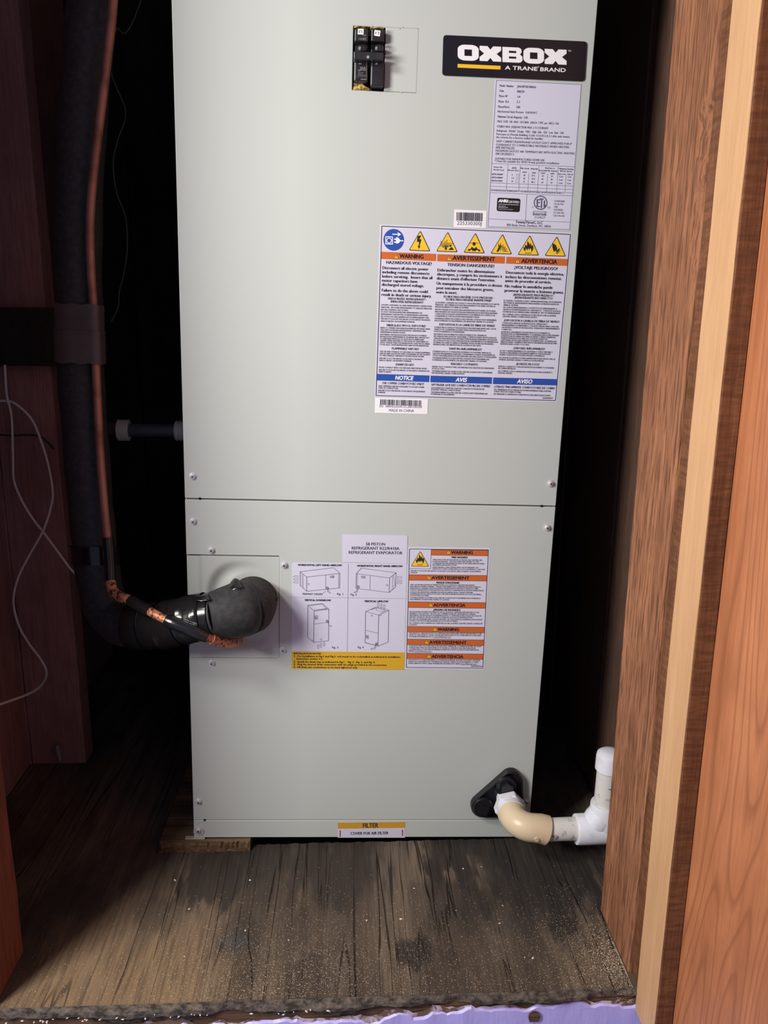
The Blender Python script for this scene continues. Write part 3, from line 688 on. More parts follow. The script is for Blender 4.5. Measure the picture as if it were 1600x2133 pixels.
for nm_, pts in (('NOTICE', [(58, DY + 553), (464, DY + 566), (461, DY + 617), (56, DY + 604)]), ('AVIS', [(473, DY + 567), (949, DY + 580), (946, DY + 631), (470, DY + 618)]), ('AVISO', [(958, DY + 581), (1450, DY + 594), (1447, DY + 643), (955, DY + 632)])):
    band('footer_band', BLUE, warn, CB, pts, 'blue band reading ' + nm_)
wt = Print('black_lettering', BLACKINK, warn, CB, -.0006, slope=.035, label='black printed warnings in three columns')
wt.t(231, 399, 'WARNING', 184, 31, .028).t(643, 414, 'AVERTISSEMENT', 326, 32, .028).t(1176, 436, 'ADVERTENCIA', 274, 31, .028)
for x, y, s_, w in ((196, 598, 'NOTICE', 138), (666, 613, 'AVIS', 84), (1142, 625, 'AVISO', 114)):
    Print('footer_lettering', WHITEINK, warn, CB, -.0006, slope=.03).t(x, DY + y, s_, w, 30, .03, shear=.2)
wt.t(126, 444, 'HAZARDOUS VOLTAGE!', 352, 23, .012).t(601, 462, 'TENSION DANGEREUSE!', 362, 23, .012).t(1118, 483, '¡VOLTAJE PELIGROSO!', 336, 23, .012)
for x, y, s, w in ((97, 485, 'Disconnect all electric power', 357), (96, 518, 'including remote disconnects', 366), (95, 551, 'before servicing.  Insure that all', 389), (93, 583, 'motor capacitors have', 276), (92, 615, 'discharged stored voltage.', 327), (91, 659, 'Failure to do the above could', 357), (90, 692, 'result in death or serious injury.', 388),
    (523, 503, 'Débrancher toutes les alimentations', 443), (521, 535, 'électriques, y compris les sectionneurs à', 503), (518, 567, "distance avant d'effectuer l'entretien.", 453), (516, 606, 'Un manquement à la procédure ci-dessus', 508), (515, 641, 'peut entraîner des blessures graves,', 445), (513, 674, 'voire la mort.', 163),
    (1053, 521, 'Desconecte toda la energía eléctrica,', 450), (1050, 555, 'incluso las desconexiones remotas', 432), (1048, 586, 'antes de proceder al servicio.', 358), (1045, 627, 'No realizar lo antedicho puede', 370), (1043, 661, 'provocar la muerte o lesiones graves.', 458)):
    wt.t(x, y, s, w, 22, .012)
for x, y, s, w in ((141, 722, 'PRESSURIZED REFRIGERANT! -', 300), (163, 746, 'IMPROPER REFRIGERANT!', 252), (572, 707, 'FLUIDE FRIGORIGÈNE SOUS PRESSION! -', 391), (590, 729, 'FLUIDE FRIGORIGÈNE INAPPROPRIÉ!', 352), (1110, 692, '¡REFRIGERANTE PRESURIZADO! -', 320), (1120, 714, '¡REFRIGERANTE INCORRECTO!', 296),
    (130, DY + 184, 'FIBERGLASS WOOL EXPOSURE!', 303), (538, DY + 178, 'EXPOSITION À LA LAINE DE FIBRE DE VERRE!', 430), (1038, DY + 146, '¡EXPOSICIÓN A LANILLA DE FIBRA DE VIDRIO!', 430),
    (170, DY + 364, 'FLAMMABLE VAPORS!', 210), (613, DY + 366, 'VAPEURS INFLAMMABLES!', 253), (1110, DY + 362, '¡VAPORES INFLAMABLES!', 245),
    (198, DY + 488, 'SHARP EDGES!', 142), (628, DY + 484, 'REBORDS COUPANTS!', 208), (1133, DY + 484, '¡BORDES FILOSOS!', 180),
    (97, DY + 632, 'USE COPPER CONDUCTORS ONLY!', 322), (478, DY + 645, "N'UTILISER QUE DES CONDUCTEURS EN CUIVRE!", 454), (963, DY + 660, '¡UTILICE ÚNICAMENTE CONDUCTORES DE COBRE!', 470)):
    wt.t(x, y, s, w, 17, .008, slope=.028, res=1)
def wp(x, y, lines, w, dy): wt.para(x, y, lines, w, 11, dy, .012, -dy * .055, .03)
wp(88, 768, ['SYSTEM CONTAINS OIL AND REFRIGERANT UNDER HIGH', 'PRESSURE.  RECOVER REFRIGERANT TO RELIEVE PRESSURE', 'BEFORE OPENING THE SYSTEM.'], 394, 18.5)
wp(86, 822, ['DO NOT USE NON-APPROVED REFRIGERANTS OR', 'REFRIGERANT SUBSTITUTES OR REFRIGERANT ADDITIVES.', 'SEE OUTDOOR UNIT NAMEPLATE FOR REFRIGERANT TYPE.'], 376, 18)
wp(85, DY + 131, ['FAILURE TO FOLLOW THE ABOVE COULD RESULT IN DEATH,', 'SERIOUS INJURY OR EQUIPMENT DAMAGE.'], 383, 18)
wp(508, 750, ["LE SYSTÈME CONTIENT DE L'HUILE ET UN FLUIDE FRIGORIGÈNE SOUS HAUTE", 'PRESSION.  RÉCUPÉRER LE FLUIDE FRIGORIGÈNE POUR FAIRE CHUTER LA', "PRESSION AVANT D'OUVRIR LE SYSTÈME."], 495, 16.5)
wp(506, 803, ['NE PAS UTILISER DE FLUIDES FRIGORIGÈNES NON AUTORISÉS, DE FLUIDES', "FRIGORIGÈNES DE SUBSTITUTION NI D'ADDITIFS DE FLUIDES FRIGORIGÈNES.", "CONSULTER LA PLAQUE SIGNALÉTIQUE À L'EXTÉRIEUR DE L'UNITÉ POUR", 'CONNAÎTRE LE TYPE DE FLUIDE FRIGORIGÈNE UTILISÉ.'], 486, 17)
wp(503, DY + 129, ['UN MANQUEMENT DE SUIVRE LA PROCÉDURE CI-DESSUS PEUT ENTRAÎNER', "DES DOMMAGES À L'ÉQUIPEMENT, DES BLESSURES GRAVES OU LA MORT."], 478, 16)
wp(1037, 735, ['EL SISTEMA CONTIENE ACEITE Y REFRIGERANTE BAJO ALTA PRESIÓN.', 'RECUPERE EL REFRIGERANTE PARA ALIVIAR LA PRESIÓN ANTES DE', 'ABRIR EL SISTEMA.'], 448, 17)
wp(1034, 787, ['NO UTILICE REFRIGERANTES O SUSTITUTOS DE REFRIGERANTE O', 'ADITIVOS DE REFRIGERANTE NO APROBADOS.  CONSULTE LA PLACA', 'EXTERIOR DE LA UNIDAD PARA OBTENER EL TIPO DE REFRIGERANTE.'], 445, 17)
wp(1030, DY + 97, ['NO CUMPLIR CON LO ANTEDICHO PUEDE PROVOCAR LA MUERTE,', 'LESIONES GRAVES O DAÑOS EN EL EQUIPO.'], 415, 16)
wp(82, DY + 201, ["REFER TO OWNER'S INFORMATION MANUAL PROVIDED WITH", 'THIS UNIT FOR PROPER INSTALLATION, OPERATING AND', 'MAINTENANCE INSTRUCTIONS.'], 384, 16.5)
wp(80, DY + 253, ['DISTURBING THE INSULATION IN THIS PRODUCT DURING', 'INSTALLATION, MAINTENANCE OR REPAIR WILL EXPOSE YOU', 'TO AIRBORNE PARTICLES OF GLASS WOOL FIBERS AND', 'CERAMIC FIBERS KNOWN TO THE STATE OF CALIFORNIA TO', 'CAUSE CANCER THROUGH INHALATION. GLASS WOOL FIBERS', 'COULD ALSO CAUSE RESPIRATORY, SKIN OR EYE IRRITATION.'], 388, 15.6)
wp(77, DY + 384, ['THE USE AND STORAGE OF GASOLINE OR OTHER FLAMMABLE', 'VAPORS AND LIQUIDS IN OPEN CONTAINERS IN THE VICINITY', 'OF THIS FURNACE CAN RESULT IN EXPLOSION OR FIRE.'], 392, 15.5)
wp(74, DY + 437, ['FAILURE TO DO THE ABOVE COULD RESULT IN DEATH,', 'SERIOUS INJURY, OR PROPERTY DAMAGE.'], 337, 16)
wp(71, DY + 507, ['AVOID CONTACT WITH COIL FINS AND SHEET METAL EDGES.'], 373, 16)
wp(70, DY + 526, ['FAILURE TO FOLLOW THE ABOVE COULD RESULT IN DEATH OR', 'SERIOUS INJURY.'], 392, 15)
wp(498, DY + 197, ["CONSULTER LE GUIDE D'UTILISATION DU PROPRIÉTAIRE REMIS AVEC CETTE", "UNITÉ POUR CONNAÎTRE LES DIRECTIVES D'INSTALLATION, DE", "FONCTIONNEMENT ET D'ENTRETIEN."], 480, 16)
wp(496, DY + 250, ['DES PARTICULES DE FIBRES DE LAINE DE VERRE ET DE CÉRAMIQUE,', "RECONNUES PAR L'ÉTAT DE CALIFORNIE COMME POUVANT PROVOQUER DES", "CANCERS PAR INHALATION, PEUVENT ÊTRE PROJETÉES PENDANT L'ISOLATION", "DE CE PRODUIT EN COURS D'INSTALLATION, D'ENTRETIEN OU DE RÉPARATION.", 'LES FIBRES DE LAINE DE VERRE POURRAIENT AUSSI CAUSER DES PROBLÈMES', 'RESPIRATOIRES, DES IRRITATIONS DE LA PEAU ET DES YEUX.'], 502, 16)
wp(488, DY + 384, ["L'ENTREPOSAGE OU L'UTILISATION D'ESSENCE OU D'AUTRES VAPEURS ET", 'LIQUIDES INFLAMMABLES DANS DES CONTENANTS OUVERTS À PROXIMITÉ DE', "CETTE CHAUDIÈRE RISQUE DE DÉCLENCHER UNE EXPLOSION OU UN INCENDIE."], 497, 16)
wp(486, DY + 434, ['UN MANQUEMENT À LA PROCÉDURE CI-DESSUS PEUT ENTRAÎNER DES', 'DOMMAGES À LA PROPRIÉTÉ, DES BLESSURES GRAVES, OU LA MORT.'], 440, 16)
wp(483, DY + 502, ['ÉVITER TOUT CONTACT AVEC LES REBORDS DES AILETTES DES SERPENTINS', 'ET DE LA TÔLE.'], 480, 15)
wp(481, DY + 536, ['UN MANQUEMENT DE SUIVRE LA PROCÉDURE CI-DESSUS PEUT ENTRAÎNER', 'DES BLESSURES GRAVES, VOIRE LA MORT.'], 468, 15)
wp(1024, DY + 164, ['CONSULTE EL MANUAL DE INSTALACIÓN, OPERACIÓN Y', 'MANTENIMIENTO SUMINISTRADO CON ESTE UNIDAD PARA CONOCER', 'LAS INSTRUCCIONES DE INSTALACIÓN, OPERACIÓN Y MANTENIMIENTO', 'CORRECTAS.'], 448, 16.5)
wp(1018, DY + 233, ['ALTERAR EL AISLAMIENTO DE ESTE PRODUCTO DURANTE LA', 'INSTALACIÓN, EL MANTENIMIENTO O LA REPARACIÓN LO EXPONDRÁN', 'A PARTÍCULAS DE LANILLA DE FIBRA DE VIDRIO Y FIBRAS CERÁMICAS', 'TRANSPORTADAS POR EL AIRE QUE, SEGÚN EL ESTADO DE', 'CALIFORNIA, PROVOCAN CÁNCER POR INHALACIÓN.  LA LANILLA DE', 'FIBRA DE VIDRIO TAMBIÉN PUEDE PROVOCAR IRRITACIÓN EN LAS VÍAS', 'RESPIRATORIAS, LA PIEL O LOS OJOS.'], 446, 15.5)
wp(1007, DY + 379, ['EL USO Y ALMACENAMIENTO DE GASOLINA U OTROS VAPORES Y', 'LÍQUIDOS INFLAMABLES EN ENVASES ABIERTOS CERCA DE ESTE', 'HORNO PUEDE PRODUCIR EXPLOSIONES O INCENDIOS.'], 410, 15.5)
wp(1003, DY + 432, ['NO SEGUIR LAS INSTRUCCIONES ANTERIORES PUEDE PROVOCAR LA', 'MUERTE, LESIONES GRAVES O DAÑOS A LA PROPIEDAD.'], 432, 16)
wp(996, DY + 500, ['EVITE EL CONTACTO CON LAS ALETAS DE LA BOBINA Y LOS BORDES', 'DE CHAPA METÁLICA.'], 432, 15)
wp(994, DY + 536, ['NO CUMPLIR CON LO ANTEDICHO PUEDE PROVOCAR LA MUERTE O', 'LESIONES GRAVES.'], 420, 15)
wp(67, DY + 652, ['UNIT TERMINALS ARE NOT DESIGNED TO ACCEPT OTHER', 'TYPES OF CONDUCTORS.'], 355, 15)
wp(65, DY + 686, ['FAILURE TO DO THE ABOVE COULD RESULT IN EQUIPMENT', 'DAMAGE.'], 364, 15)
wp(476, DY + 666, ["LES BORNES DE L'UNITÉ NE SONT PAS CONÇUES POUR RECEVOIR", "D'AUTRES TYPES DE CONDUCTEURS."], 412, 15)
wp(474, DY + 700, ['UN MANQUEMENT À LA PROCÉDURE CI-DESSUS PEUT ENTRAÎNER DES', "DOMMAGES À L'ÉQUIPEMENT."], 438, 15)
wp(962, DY + 680, ['LAS TERMINALES DE LA UNIDAD NO ESTÁN DISEÑADAS PARA ACEPTAR', 'OTROS TIPOS DE CONDUCTORES.'], 442, 15)
wp(960, DY + 714, ['NO REALIZAR LO ANTEDICHO PUEDE PROVOCAR DAÑOS EN EL EQUIPO.'], 442, 15)
wp(1338, DY + 745, ['20207804767T'], 80, 15)
# pictograms
def tri(parent, crop, apex, bl_, br_, name='warning_triangle', label=None, b=9):
    P = Print(name + '_border', BLACKINK, parent, crop, -.0006)
    P.poly(rounded([apex, br_, bl_], .09 * math.dist(bl_, br_)))
    c = ((apex[0] + bl_[0] + br_[0]) / 3, (apex[1] + bl_[1] + br_[1]) / 3); k = 1 - b / math.dist(bl_, br_) * 3.2 / 1.7
    P2 = Print(name, SIGNY, parent, crop, -.0007, label=label)
    P2.poly(rounded([(c[0] + (q[0] - c[0]) * k, c[1] + (q[1] - c[1]) * k) for q in (apex, br_, bl_)], .06 * math.dist(bl_, br_)))
    P3 = Print('pictogram', BLACKINK, parent, crop, -.0008)
    w = math.dist(bl_, br_); mx, my = (bl_[0] + br_[0]) / 2, (bl_[1] + br_[1]) / 2; sl = (br_[1] - bl_[1]) / w
    def f(pts): return [(mx + x * w, my + sl * x * w - y * w) for x, y in pts]
    return P3, f
def flame(P, f):
    g = f; f = lambda pts: g([(x * 1.25, .08 + (y - .08) * 1.08) for x, y in pts])
    P.poly(f([(-.16, .22), (-.19, .36), (-.13, .32), (-.12, .46), (-.05, .40), (-.03, .62), (.03, .52), (.05, .44), (.09, .54), (.12, .40), (.18, .46), (.19, .30), (.16, .20), (.10, .14), (.12, .24), (.07, .32), (.05, .22), (.0, .30), (-.04, .20), (-.08, .30), (-.11, .22), (-.10, .15)]))
    P.poly(f([(-.12, .08), (.12, .08), (.12, .105), (-.12, .105)]))
TR = [((393, 186), (303, 341), (470, 348), 'yellow lightning bolt triangle'), ((606, 195), (515, 349), (682, 355), 'yellow spray burst triangle'), ((820, 203), (726, 358), (892, 364), 'yellow fumes and person triangle'), ((1030, 212), (935, 366), (1102, 372), 'yellow explosion triangle'), ((1242, 221), (1145, 375), (1312, 381), 'yellow flame triangle'), ((1451, 230), (1354, 383), (1520, 389), 'yellow cut hand triangle')]
for i, (a, b, c, lab) in enumerate(TR):
    P, f = tri(warn, CB, a, b, c, label=lab)
    if i == 0: P.poly(f([(-.10, .68), (.08, .72), (-.0, .54), (.09, .53), (.0, .22), (.05, .22), (-.04, .08), (-.08, .24), (-.04, .24), (-.02, .42), (-.12, .40)]))
    elif i == 1:
        for k in range(9):
            an = math.radians(40 + k * 14); r0, r1 = .10, .42 - .05 * (k % 3)
            cx_, cy_ = -.05, .14; d = (math.cos(an), math.sin(an)); nn = (-d[1] * .012, d[0] * .012)
            P.poly(f([(cx_ + d[0] * r0 - nn[0], cy_ + d[1] * r0 - nn[1]), (cx_ + d[0] * r1 - nn[0], cy_ + d[1] * r1 - nn[1]), (cx_ + d[0] * r1 + nn[0], cy_ + d[1] * r1 + nn[1]), (cx_ + d[0] * r0 + nn[0], cy_ + d[1] * r0 + nn[1])]))
        P.poly(f([(-.10, .09), (-.0, .09), (.0, .20), (-.05, .26), (-.10, .20)])); P.poly(f([(.10, .09), (.32, .09), (.26, .20), (.19, .23), (.12, .14), (.06, .12)]))
        P.poly(f([(.17 + .045 * math.cos(k), .28 + .045 * math.sin(k)) for k in [math.tau * j / 10 for j in range(10)]]))
    elif i == 2:
        P.poly(f([(.075 * math.cos(k), .42 + .085 * math.sin(k)) for k in [math.tau * j / 12 for j in range(12)]]))
        P.poly(f([(-.30, .10), (-.22, .08), (-.12, .16), (-.08, .09), (.08, .09), (.12, .16), (.22, .08), (.30, .10), (.26, .18), (.18, .17), (.10, .29), (.0, .20), (-.10, .29), (-.18, .17), (-.26, .18)]))
        P.lines([f([(-.2, .44)])[0], f([(-.1, .47)])[0], f([(.1, .47)])[0], f([(.2, .44)])[0]], 3)
    elif i == 3:
        P.poly(f([(-.22, .10), (-.12, .30), (-.14, .50), (-.06, .36), (-.02, .56), (-.01, .34), (-.05, .28), (-.02, .12), (-.08, .22), (-.12, .10)]))
        for k in range(9):
            an = math.radians(4 + k * 10); d = (math.cos(an), math.sin(an)); r0, r1 = .10, .36 - .06 * (k % 2); nn = (-d[1] * .018, d[0] * .018); cx_, cy_ = -.06, .10
            P.poly(f([(cx_ + d[0] * r0, cy_ + d[1] * r0), (cx_ + d[0] * r1 - nn[0], cy_ + d[1] * r1 - nn[1]), (cx_ + d[0] * r1 + nn[0], cy_ + d[1] * r1 + nn[1])]))
    elif i == 4: flame(P, f)
    else:
        P.poly(f([(-.13, .60), (.01, .54), (.10, .38), (.06, .24), (.02, .22), (.0, .30), (-.02, .20), (-.07, .22), (-.13, .40)]))
        for k in range(4): P.poly(f([(.04 + k * .035, .20 + k * .03), (.09 + k * .045, .09 + k * .05), (.12 + k * .045, .11 + k * .05), (.07 + k * .035, .23 + k * .03)]))
        P.poly(f([(.05, .26), (.20, .38), (.22, .35), (.08, .22)]))
P = Print('mandatory_disc', BLUE, warn, CB, -.0006, label='blue unplug disc'); P.poly([(186 + 79 * math.cos(a), 259 + 84 * math.sin(a)) for a in [math.tau * i / 36 for i in range(36)]])
P = Print('unplug_symbol', WHITEINK, warn, CB, -.0008)
P.poly([(122, 232), (180, 234), (180, 296), (122, 294)], [[(128, 239), (174, 240), (174, 289), (128, 288)]])
P.poly([(151 + 21 * math.cos(a), 265 + 22 * math.sin(a)) for a in [math.tau * i / 20 for i in range(20)]], [[(151 + 15 * math.cos(a), 265 + 16 * math.sin(a)) for a in [math.tau * i / 20 for i in range(20)]]])
P.poly([(176, 212), (222, 214), (214, 198), (244, 218), (214, 236), (222, 221), (176, 219)])
P.poly([(205, 240), (222, 242), (234, 256), (236, 262), (262, 264), (262, 271), (236, 270), (232, 278), (220, 288), (204, 288)]); P.line(190, 254, 206, 255, 9); P.line(190, 277, 206, 278, 9)
for (x, y) in ((206, 403), (617, 418), (1146, 438)):
    q = Print('alert_triangle', SIGNY, warn, CB, -.0006); q.poly([(x, y - 36), (x + 17, y + 1), (x - 17, y - 1)])
    wt.line(x, y - 25, x, y - 9, 4); wt.line(x, y - 6, x, y - 3, 4); wt.lines([(x, y - 37), (x + 18, y + 2), (x - 18, y)], 2.2, True)
# serial sticker
sn = sheet('serial_sticker', STKB, AH, CB, [(42, DY + 737), (453, DY + 748), (448, DY + 866), (40, DY + 855)], -.0004, .0002, 'small white serial sticker marked MADE IN CHINA')
barcode('barcode', sn, CB, 82, 408, DY + 750, DY + 792, .03, 60)
Print('serial_lettering', BLUEINK2, sn, CB, -.0006, slope=.02).t(74, DY + 812, 'SN  340H55555012C280100300', 330, 20).t(148, DY + 846, 'MADE IN CHINA', 196, 21)

# ------------------------------------------------------------------ lower stickers
CD = Crop(590, 1100, 5.9259)
pis = sheet('piston_sticker', STKW, AH, CD, rounded([(729, 76), (1535, 90), (1528, 438), (727, 419)], 16), -.0005, .0002, 'blank-edged white sticker reading 58 PISTON')
Print('piston_lettering', BLACKINK, pis, CD, -.0007, slope=.012).t(1018, 212, '58 PISTON', 238, 36, .008).t(842, 262, 'REFRIGERANT R22/R410A', 590, 36, .008).t(806, 315, 'REFRIGERANT EVAPORATOR', 664, 36, .008)
dia = sheet('airflow_sticker', STKW, AH, CD, [(106, 425), (1527, 437), (1490, 1748), (106, 1736)], label='white sticker with four airflow diagrams and a yellow notes strip')
band('notes_strip', NOTEY, dia, CD, [(106, 1518), (1500, 1533), (1491, 1747), (106, 1735)], 'yellow installation notes strip')
dl = Print('diagram_lettering', BLACKINK, dia, CD, -.0006, slope=.01)
for x, y, s, w in ((182, 463, 'HORIZONTAL LEFT HAND AIRFLOW', 540), (912, 474, 'HORIZONTAL RIGHT HAND AIRFLOW', 558), (264, 897, 'VERTICAL DOWNFLOW', 322), (1001, 911, 'VERTICAL UPFLOW', 294)): dl.t(x, y, s, w, 22, .02)
for x, y, s, w in ((236, 823, 'PRIMARY DRAIN', 246), (662, 823, 'Fig. 1', 74), (829, 830, 'Fig. 2', 76), (600, 1481, 'Fig. 3', 76), (917, 1481, 'Fig. 4', 74)): dl.t(x, y, s, w, 24)
for x, y, s, w in ((131, 1555, 'INSTALLATION NOTES:', 338), (130, 1588, '1.  For installation in Fig.1 and Fig.3, coil needs to be re-installed as indicated in installation', 1315), (162, 1620, 'instruction section 3.3.', 325), (129, 1656, '2.  Install the drain trap as indicated in Fig.1 ,  Fig. 2 , Fig. 3, and Fig. 4.', 1005), (129, 1688, '3.  Plug the unused drain connection with the plugs provided in the accessories.', 1150), (128, 1722, '4.  All drain pan connections to be hand tightened only', 785)): dl.t(x, y, s, w, 20, .022, slope=.008, res=1)
dg_ = Print('line_drawing', BLUEINK2, dia, CD, -.0006)
for i in range(62):
    x = 108 + i * 23; dg_.line(x, 850 + i * .29, x + 15, 850.2 + i * .29, 2.5)
dg_.line(803, 440, 790, 1520, 2.5)
def arrows(lst, horizontal, s=1):
    for x, y in lst:
        if horizontal: dg_.lines([(x, y - 10), (x + 42 * s, y - 10), (x + 58 * s, y), (x + 42 * s, y + 10), (x, y + 10)], 2.5, True)
        else: dg_.lines([(x - 8, y), (x - 8, y + 40 * s), (x, y + 55 * s), (x + 8, y + 40 * s), (x + 8, y)], 2.5, True)
arrows([(182, 597), (182, 632), (182, 669)], True, -1); arrows([(1410, 604), (1410, 642), (1410, 675)], True, 1)
arrows([(432, 1435), (467, 1420), (506, 1405)], False, 1); arrows([(1173, 975), (1211, 982), (1246, 992)], False, -1)
D = dg_.lines
D([(208, 536), (622, 487), (698, 557), (288, 602), (208, 536), (210, 707), (288, 778), (288, 602)], 4); D([(288, 778), (694, 737), (698, 557)], 4); D([(524, 580), (524, 752)], 3); D([(681, 560), (683, 738)], 2.5)
D([(245, 575), (245, 735)], 2.5); D([(232, 560), (234, 712), (215, 705)], 2.5); D([(302, 682), (322, 680), (322, 696), (304, 696), (302, 682)], 2.5); D([(580, 588), (626, 584), (624, 612), (582, 612), (580, 588)], 3); D([(588, 595), (600, 605), (612, 592), (620, 606)], 5)
D([(530, 735), (545, 722), (560, 735), (545, 750), (530, 735)], 6); D([(545, 752), (550, 788), (572, 802), (584, 795), (570, 788), (558, 770), (556, 745)], 3); D([(484, 804), (528, 776)], 2.5)
D([(902, 560), (962, 492), (1392, 549), (1312, 614), (902, 560), (896, 742), (1306, 793), (1312, 614)], 4); D([(1392, 549), (1386, 722), (1306, 793)], 4); D([(1072, 583), (1068, 762)], 3); D([(914, 563), (910, 744)], 2.5)
D([(1350, 590), (1346, 755)], 2.5); D([(1362, 580), (1380, 700), (1350, 720)], 2.5); D([(964, 588), (1012, 592), (1010, 618), (964, 614), (964, 588)], 3); D([(972, 596), (984, 608), (996, 598), (1004, 610)], 5); D([(1270, 695), (1292, 694), (1290, 710), (1272, 709), (1270, 695)], 2.5)
D([(910, 722), (925, 706), (940, 724), (926, 740), (910, 722)], 6); D([(912, 740), (905, 775), (876, 786), (870, 796), (890, 795), (915, 780), (922, 742)], 3)
D([(304, 950), (482, 928), (562, 1000), (380, 1022), (304, 950), (300, 1345), (374, 1408), (380, 1022)], 4); D([(374, 1408), (558, 1388), (562, 1000)], 4); D([(380, 1182), (560, 1160)], 3); D([(330, 955), (478, 936), (535, 995), (388, 1010)], 3); D([(380, 1010), (558, 988)], 3)
D([(390, 1080), (424, 1078), (422, 1122), (390, 1124), (390, 1080)], 3); D([(396, 1092), (414, 1098), (398, 1108), (414, 1116)], 6); D([(527, 1150), (540, 1132), (556, 1150), (542, 1162), (527, 1150)], 7); D([(552, 1165), (565, 1200), (598, 1216), (590, 1200), (575, 1205)], 3); D([(458, 1365), (475, 1363), (474, 1382), (458, 1382), (458, 1365)], 2.5); D([(350, 1375), (374, 1392)], 4)
D([(1016, 1030), (1146, 972), (1302, 1012), (1178, 1070), (1016, 1030), (1010, 1415), (1168, 1455), (1178, 1070)], 4); D([(1168, 1455), (1294, 1405), (1302, 1012)], 4); D([(1014, 1258), (1172, 1296)], 4); D([(1085, 1005), (1146, 982), (1262, 1015), (1210, 1035)], 3); D([(1146, 982), (1148, 1010), (1220, 1034)], 2.5)
D([(1086, 1070), (1096, 1068), (1104, 1076), (1098, 1086), (1088, 1084), (1086, 1070)], 2.5); D([(1022, 1318), (1052, 1324), (1050, 1366), (1022, 1360), (1022, 1318)], 3); D([(1030, 1328), (1044, 1336), (1030, 1346), (1046, 1354)], 6); D([(1136, 1425), (1150, 1412), (1162, 1428), (1148, 1444), (1136, 1425)], 7); D([(1135, 1440), (1125, 1475), (1090, 1482), (1080, 1494), (1100, 1492), (1130, 1490), (1146, 1450)], 3); D([(1010, 1408), (1168, 1446)], 2.5); D([(1186, 1080), (1214, 1070)], 4)

CE = Crop(830, 1120, 7.3571)
fire = sheet('fire_hazard_sticker', STKW, AH, CE, [(150, 141), (1407, 159), (1314, 2024), (94, 2010)], label='white fire hazard sticker with six orange header bands')
Print('frame_line', BLACKINK, fire, CE, -.0004).lines([(170, 172), (1379, 186), (1292, 1998), (121, 1985)], 9, True).lines([(168, 473), (492, 478), (502, 180)], 5)
ft = Print('black_lettering', BLACKINK, fire, CE, -.0006, slope=.012)
for (x0, yt, x1, yb, s, tx, ty, tw) in ((502, 180, 1376, 264, 'WARNING', 806, 246, 330), (164, 563, 1356, 648, 'AVERTISSEMENT', 506, 632, 576), (152, 978, 1336, 1066, 'ADVERTENCIA', 533, 1051, 490), (142, 1356, 1318, 1440, 'WARNING', 600, 1424, 322), (134, 1550, 1308, 1636, 'AVERTISSEMENT', 472, 1622, 568), (128, 1766, 1300, 1848, 'ADVERTENCIA', 508, 1838, 482)):
    w = x1 - x0; band('header_band', ORANGE, fire, CE, [(x0, yt), (x1, yt + .012 * w), (x1 - 5, yb + .012 * w), (x0 - 5, yb)], 'orange band reading ' + s)
    ft.t(tx, ty, s, tw, 46, .028)
    x, y = tx - 38, ty - .5; q = Print('alert_triangle', SIGNY, fire, CE, -.0006); q.poly([(x, y - 56), (x + 32, y + 2), (x - 32, y)])
    ft.line(x, y - 38, x, y - 16, 7); ft.line(x, y - 10, x, y - 5, 7); ft.lines([(x, y - 58), (x + 34, y + 3), (x - 34, y + 1)], 4, True)
    ft.line(x0, yt, x1, yt + .012 * w, 5); ft.line(x0 - 5, yb, x1 - 5, yb + .012 * w, 5)
ft.center(934, 311, 'FIRE HAZARD!', 244, 25, bold=.02).center(754, 700, "RISQUE D'INCENDIE!", 350, 25, bold=.02).center(738, 1116, '¡PELIGRO DE INCENDIO!', 408, 25, bold=.02)
def fp(x, y, lines, w, dy=27): ft.para(x, y, lines, w, 17, dy, .022, -dy * .05, .01)
fp(522, 343, ['WITH HEAT PUMP INSTALLATIONS, SOME ELECTRIC HEATERS ARE', 'POSITION SENSITIVE.  USE ONLY APPROVED HEATER TO UNIT', 'COMBINATIONS PER NAMEPLATE AND SET BLOWER AIRFLOW SPEED', 'PER NAMEPLATE INSTRUCTIONS.'], 795)
fp(517, 458, ['WHEN HEATERS COME SUPPLIED WITH CIRCUIT BREAKERS, USE', '240/208 VOLT SUPPLY POWER WITH 120 VOLTS (NOMINAL) TO GROUND.'], 812)
fp(184, 513, ['FAILURE TO FOLLOW THE ABOVE COULD RESULT IN DEATH, SERIOUS INJURY OR EQUIPMENT', 'DAMAGE.'], 1075)
fp(180, 725, ['AVEC LES INSTALLATIONS DE THERMOPOMPE, LA POSITION DE CERTAINS RADIATEURS', 'ÉLECTRIQUES DEVIENT SENSIBLE.  UTILISER UNIQUEMENT DES COMBINAISONS APPROUVÉES DU', "RADIATEUR À L'APPAREIL SELON LA PLAQUE SIGNALÉTIQUE ET RÉGLER LA VITESSE DU DÉBIT", "D'AIR DU VENTILATEUR SOUFFLANT EN FONCTION DES CONSIGNES DE LA PLAQUE SIGNALÉTIQUE."], 1130)
fp(176, 838, ['LORSQUE LES RADIATEURS VIENNENT ÉQUIPÉS DE DISJONCTEURS, UTILISEZ UNE PRISE', "D'ALIMENTATION DE 240/208 VOLTS AVEC UNE PRISE D'ALIMENTATION DE 120 VOLTS (NOMINAL)", 'POUR LA MISE À LA TERRE.'], 1090)
fp(173, 925, ['UN MANQUEMENT DE SUIVRE LA PROCÉDURE CI-DESSUS PEUT ENTRAÎNER DES DOMMAGES À', "L'ÉQUIPEMENT, DES BLESSURES GRAVES OU LA MORT."], 1080)
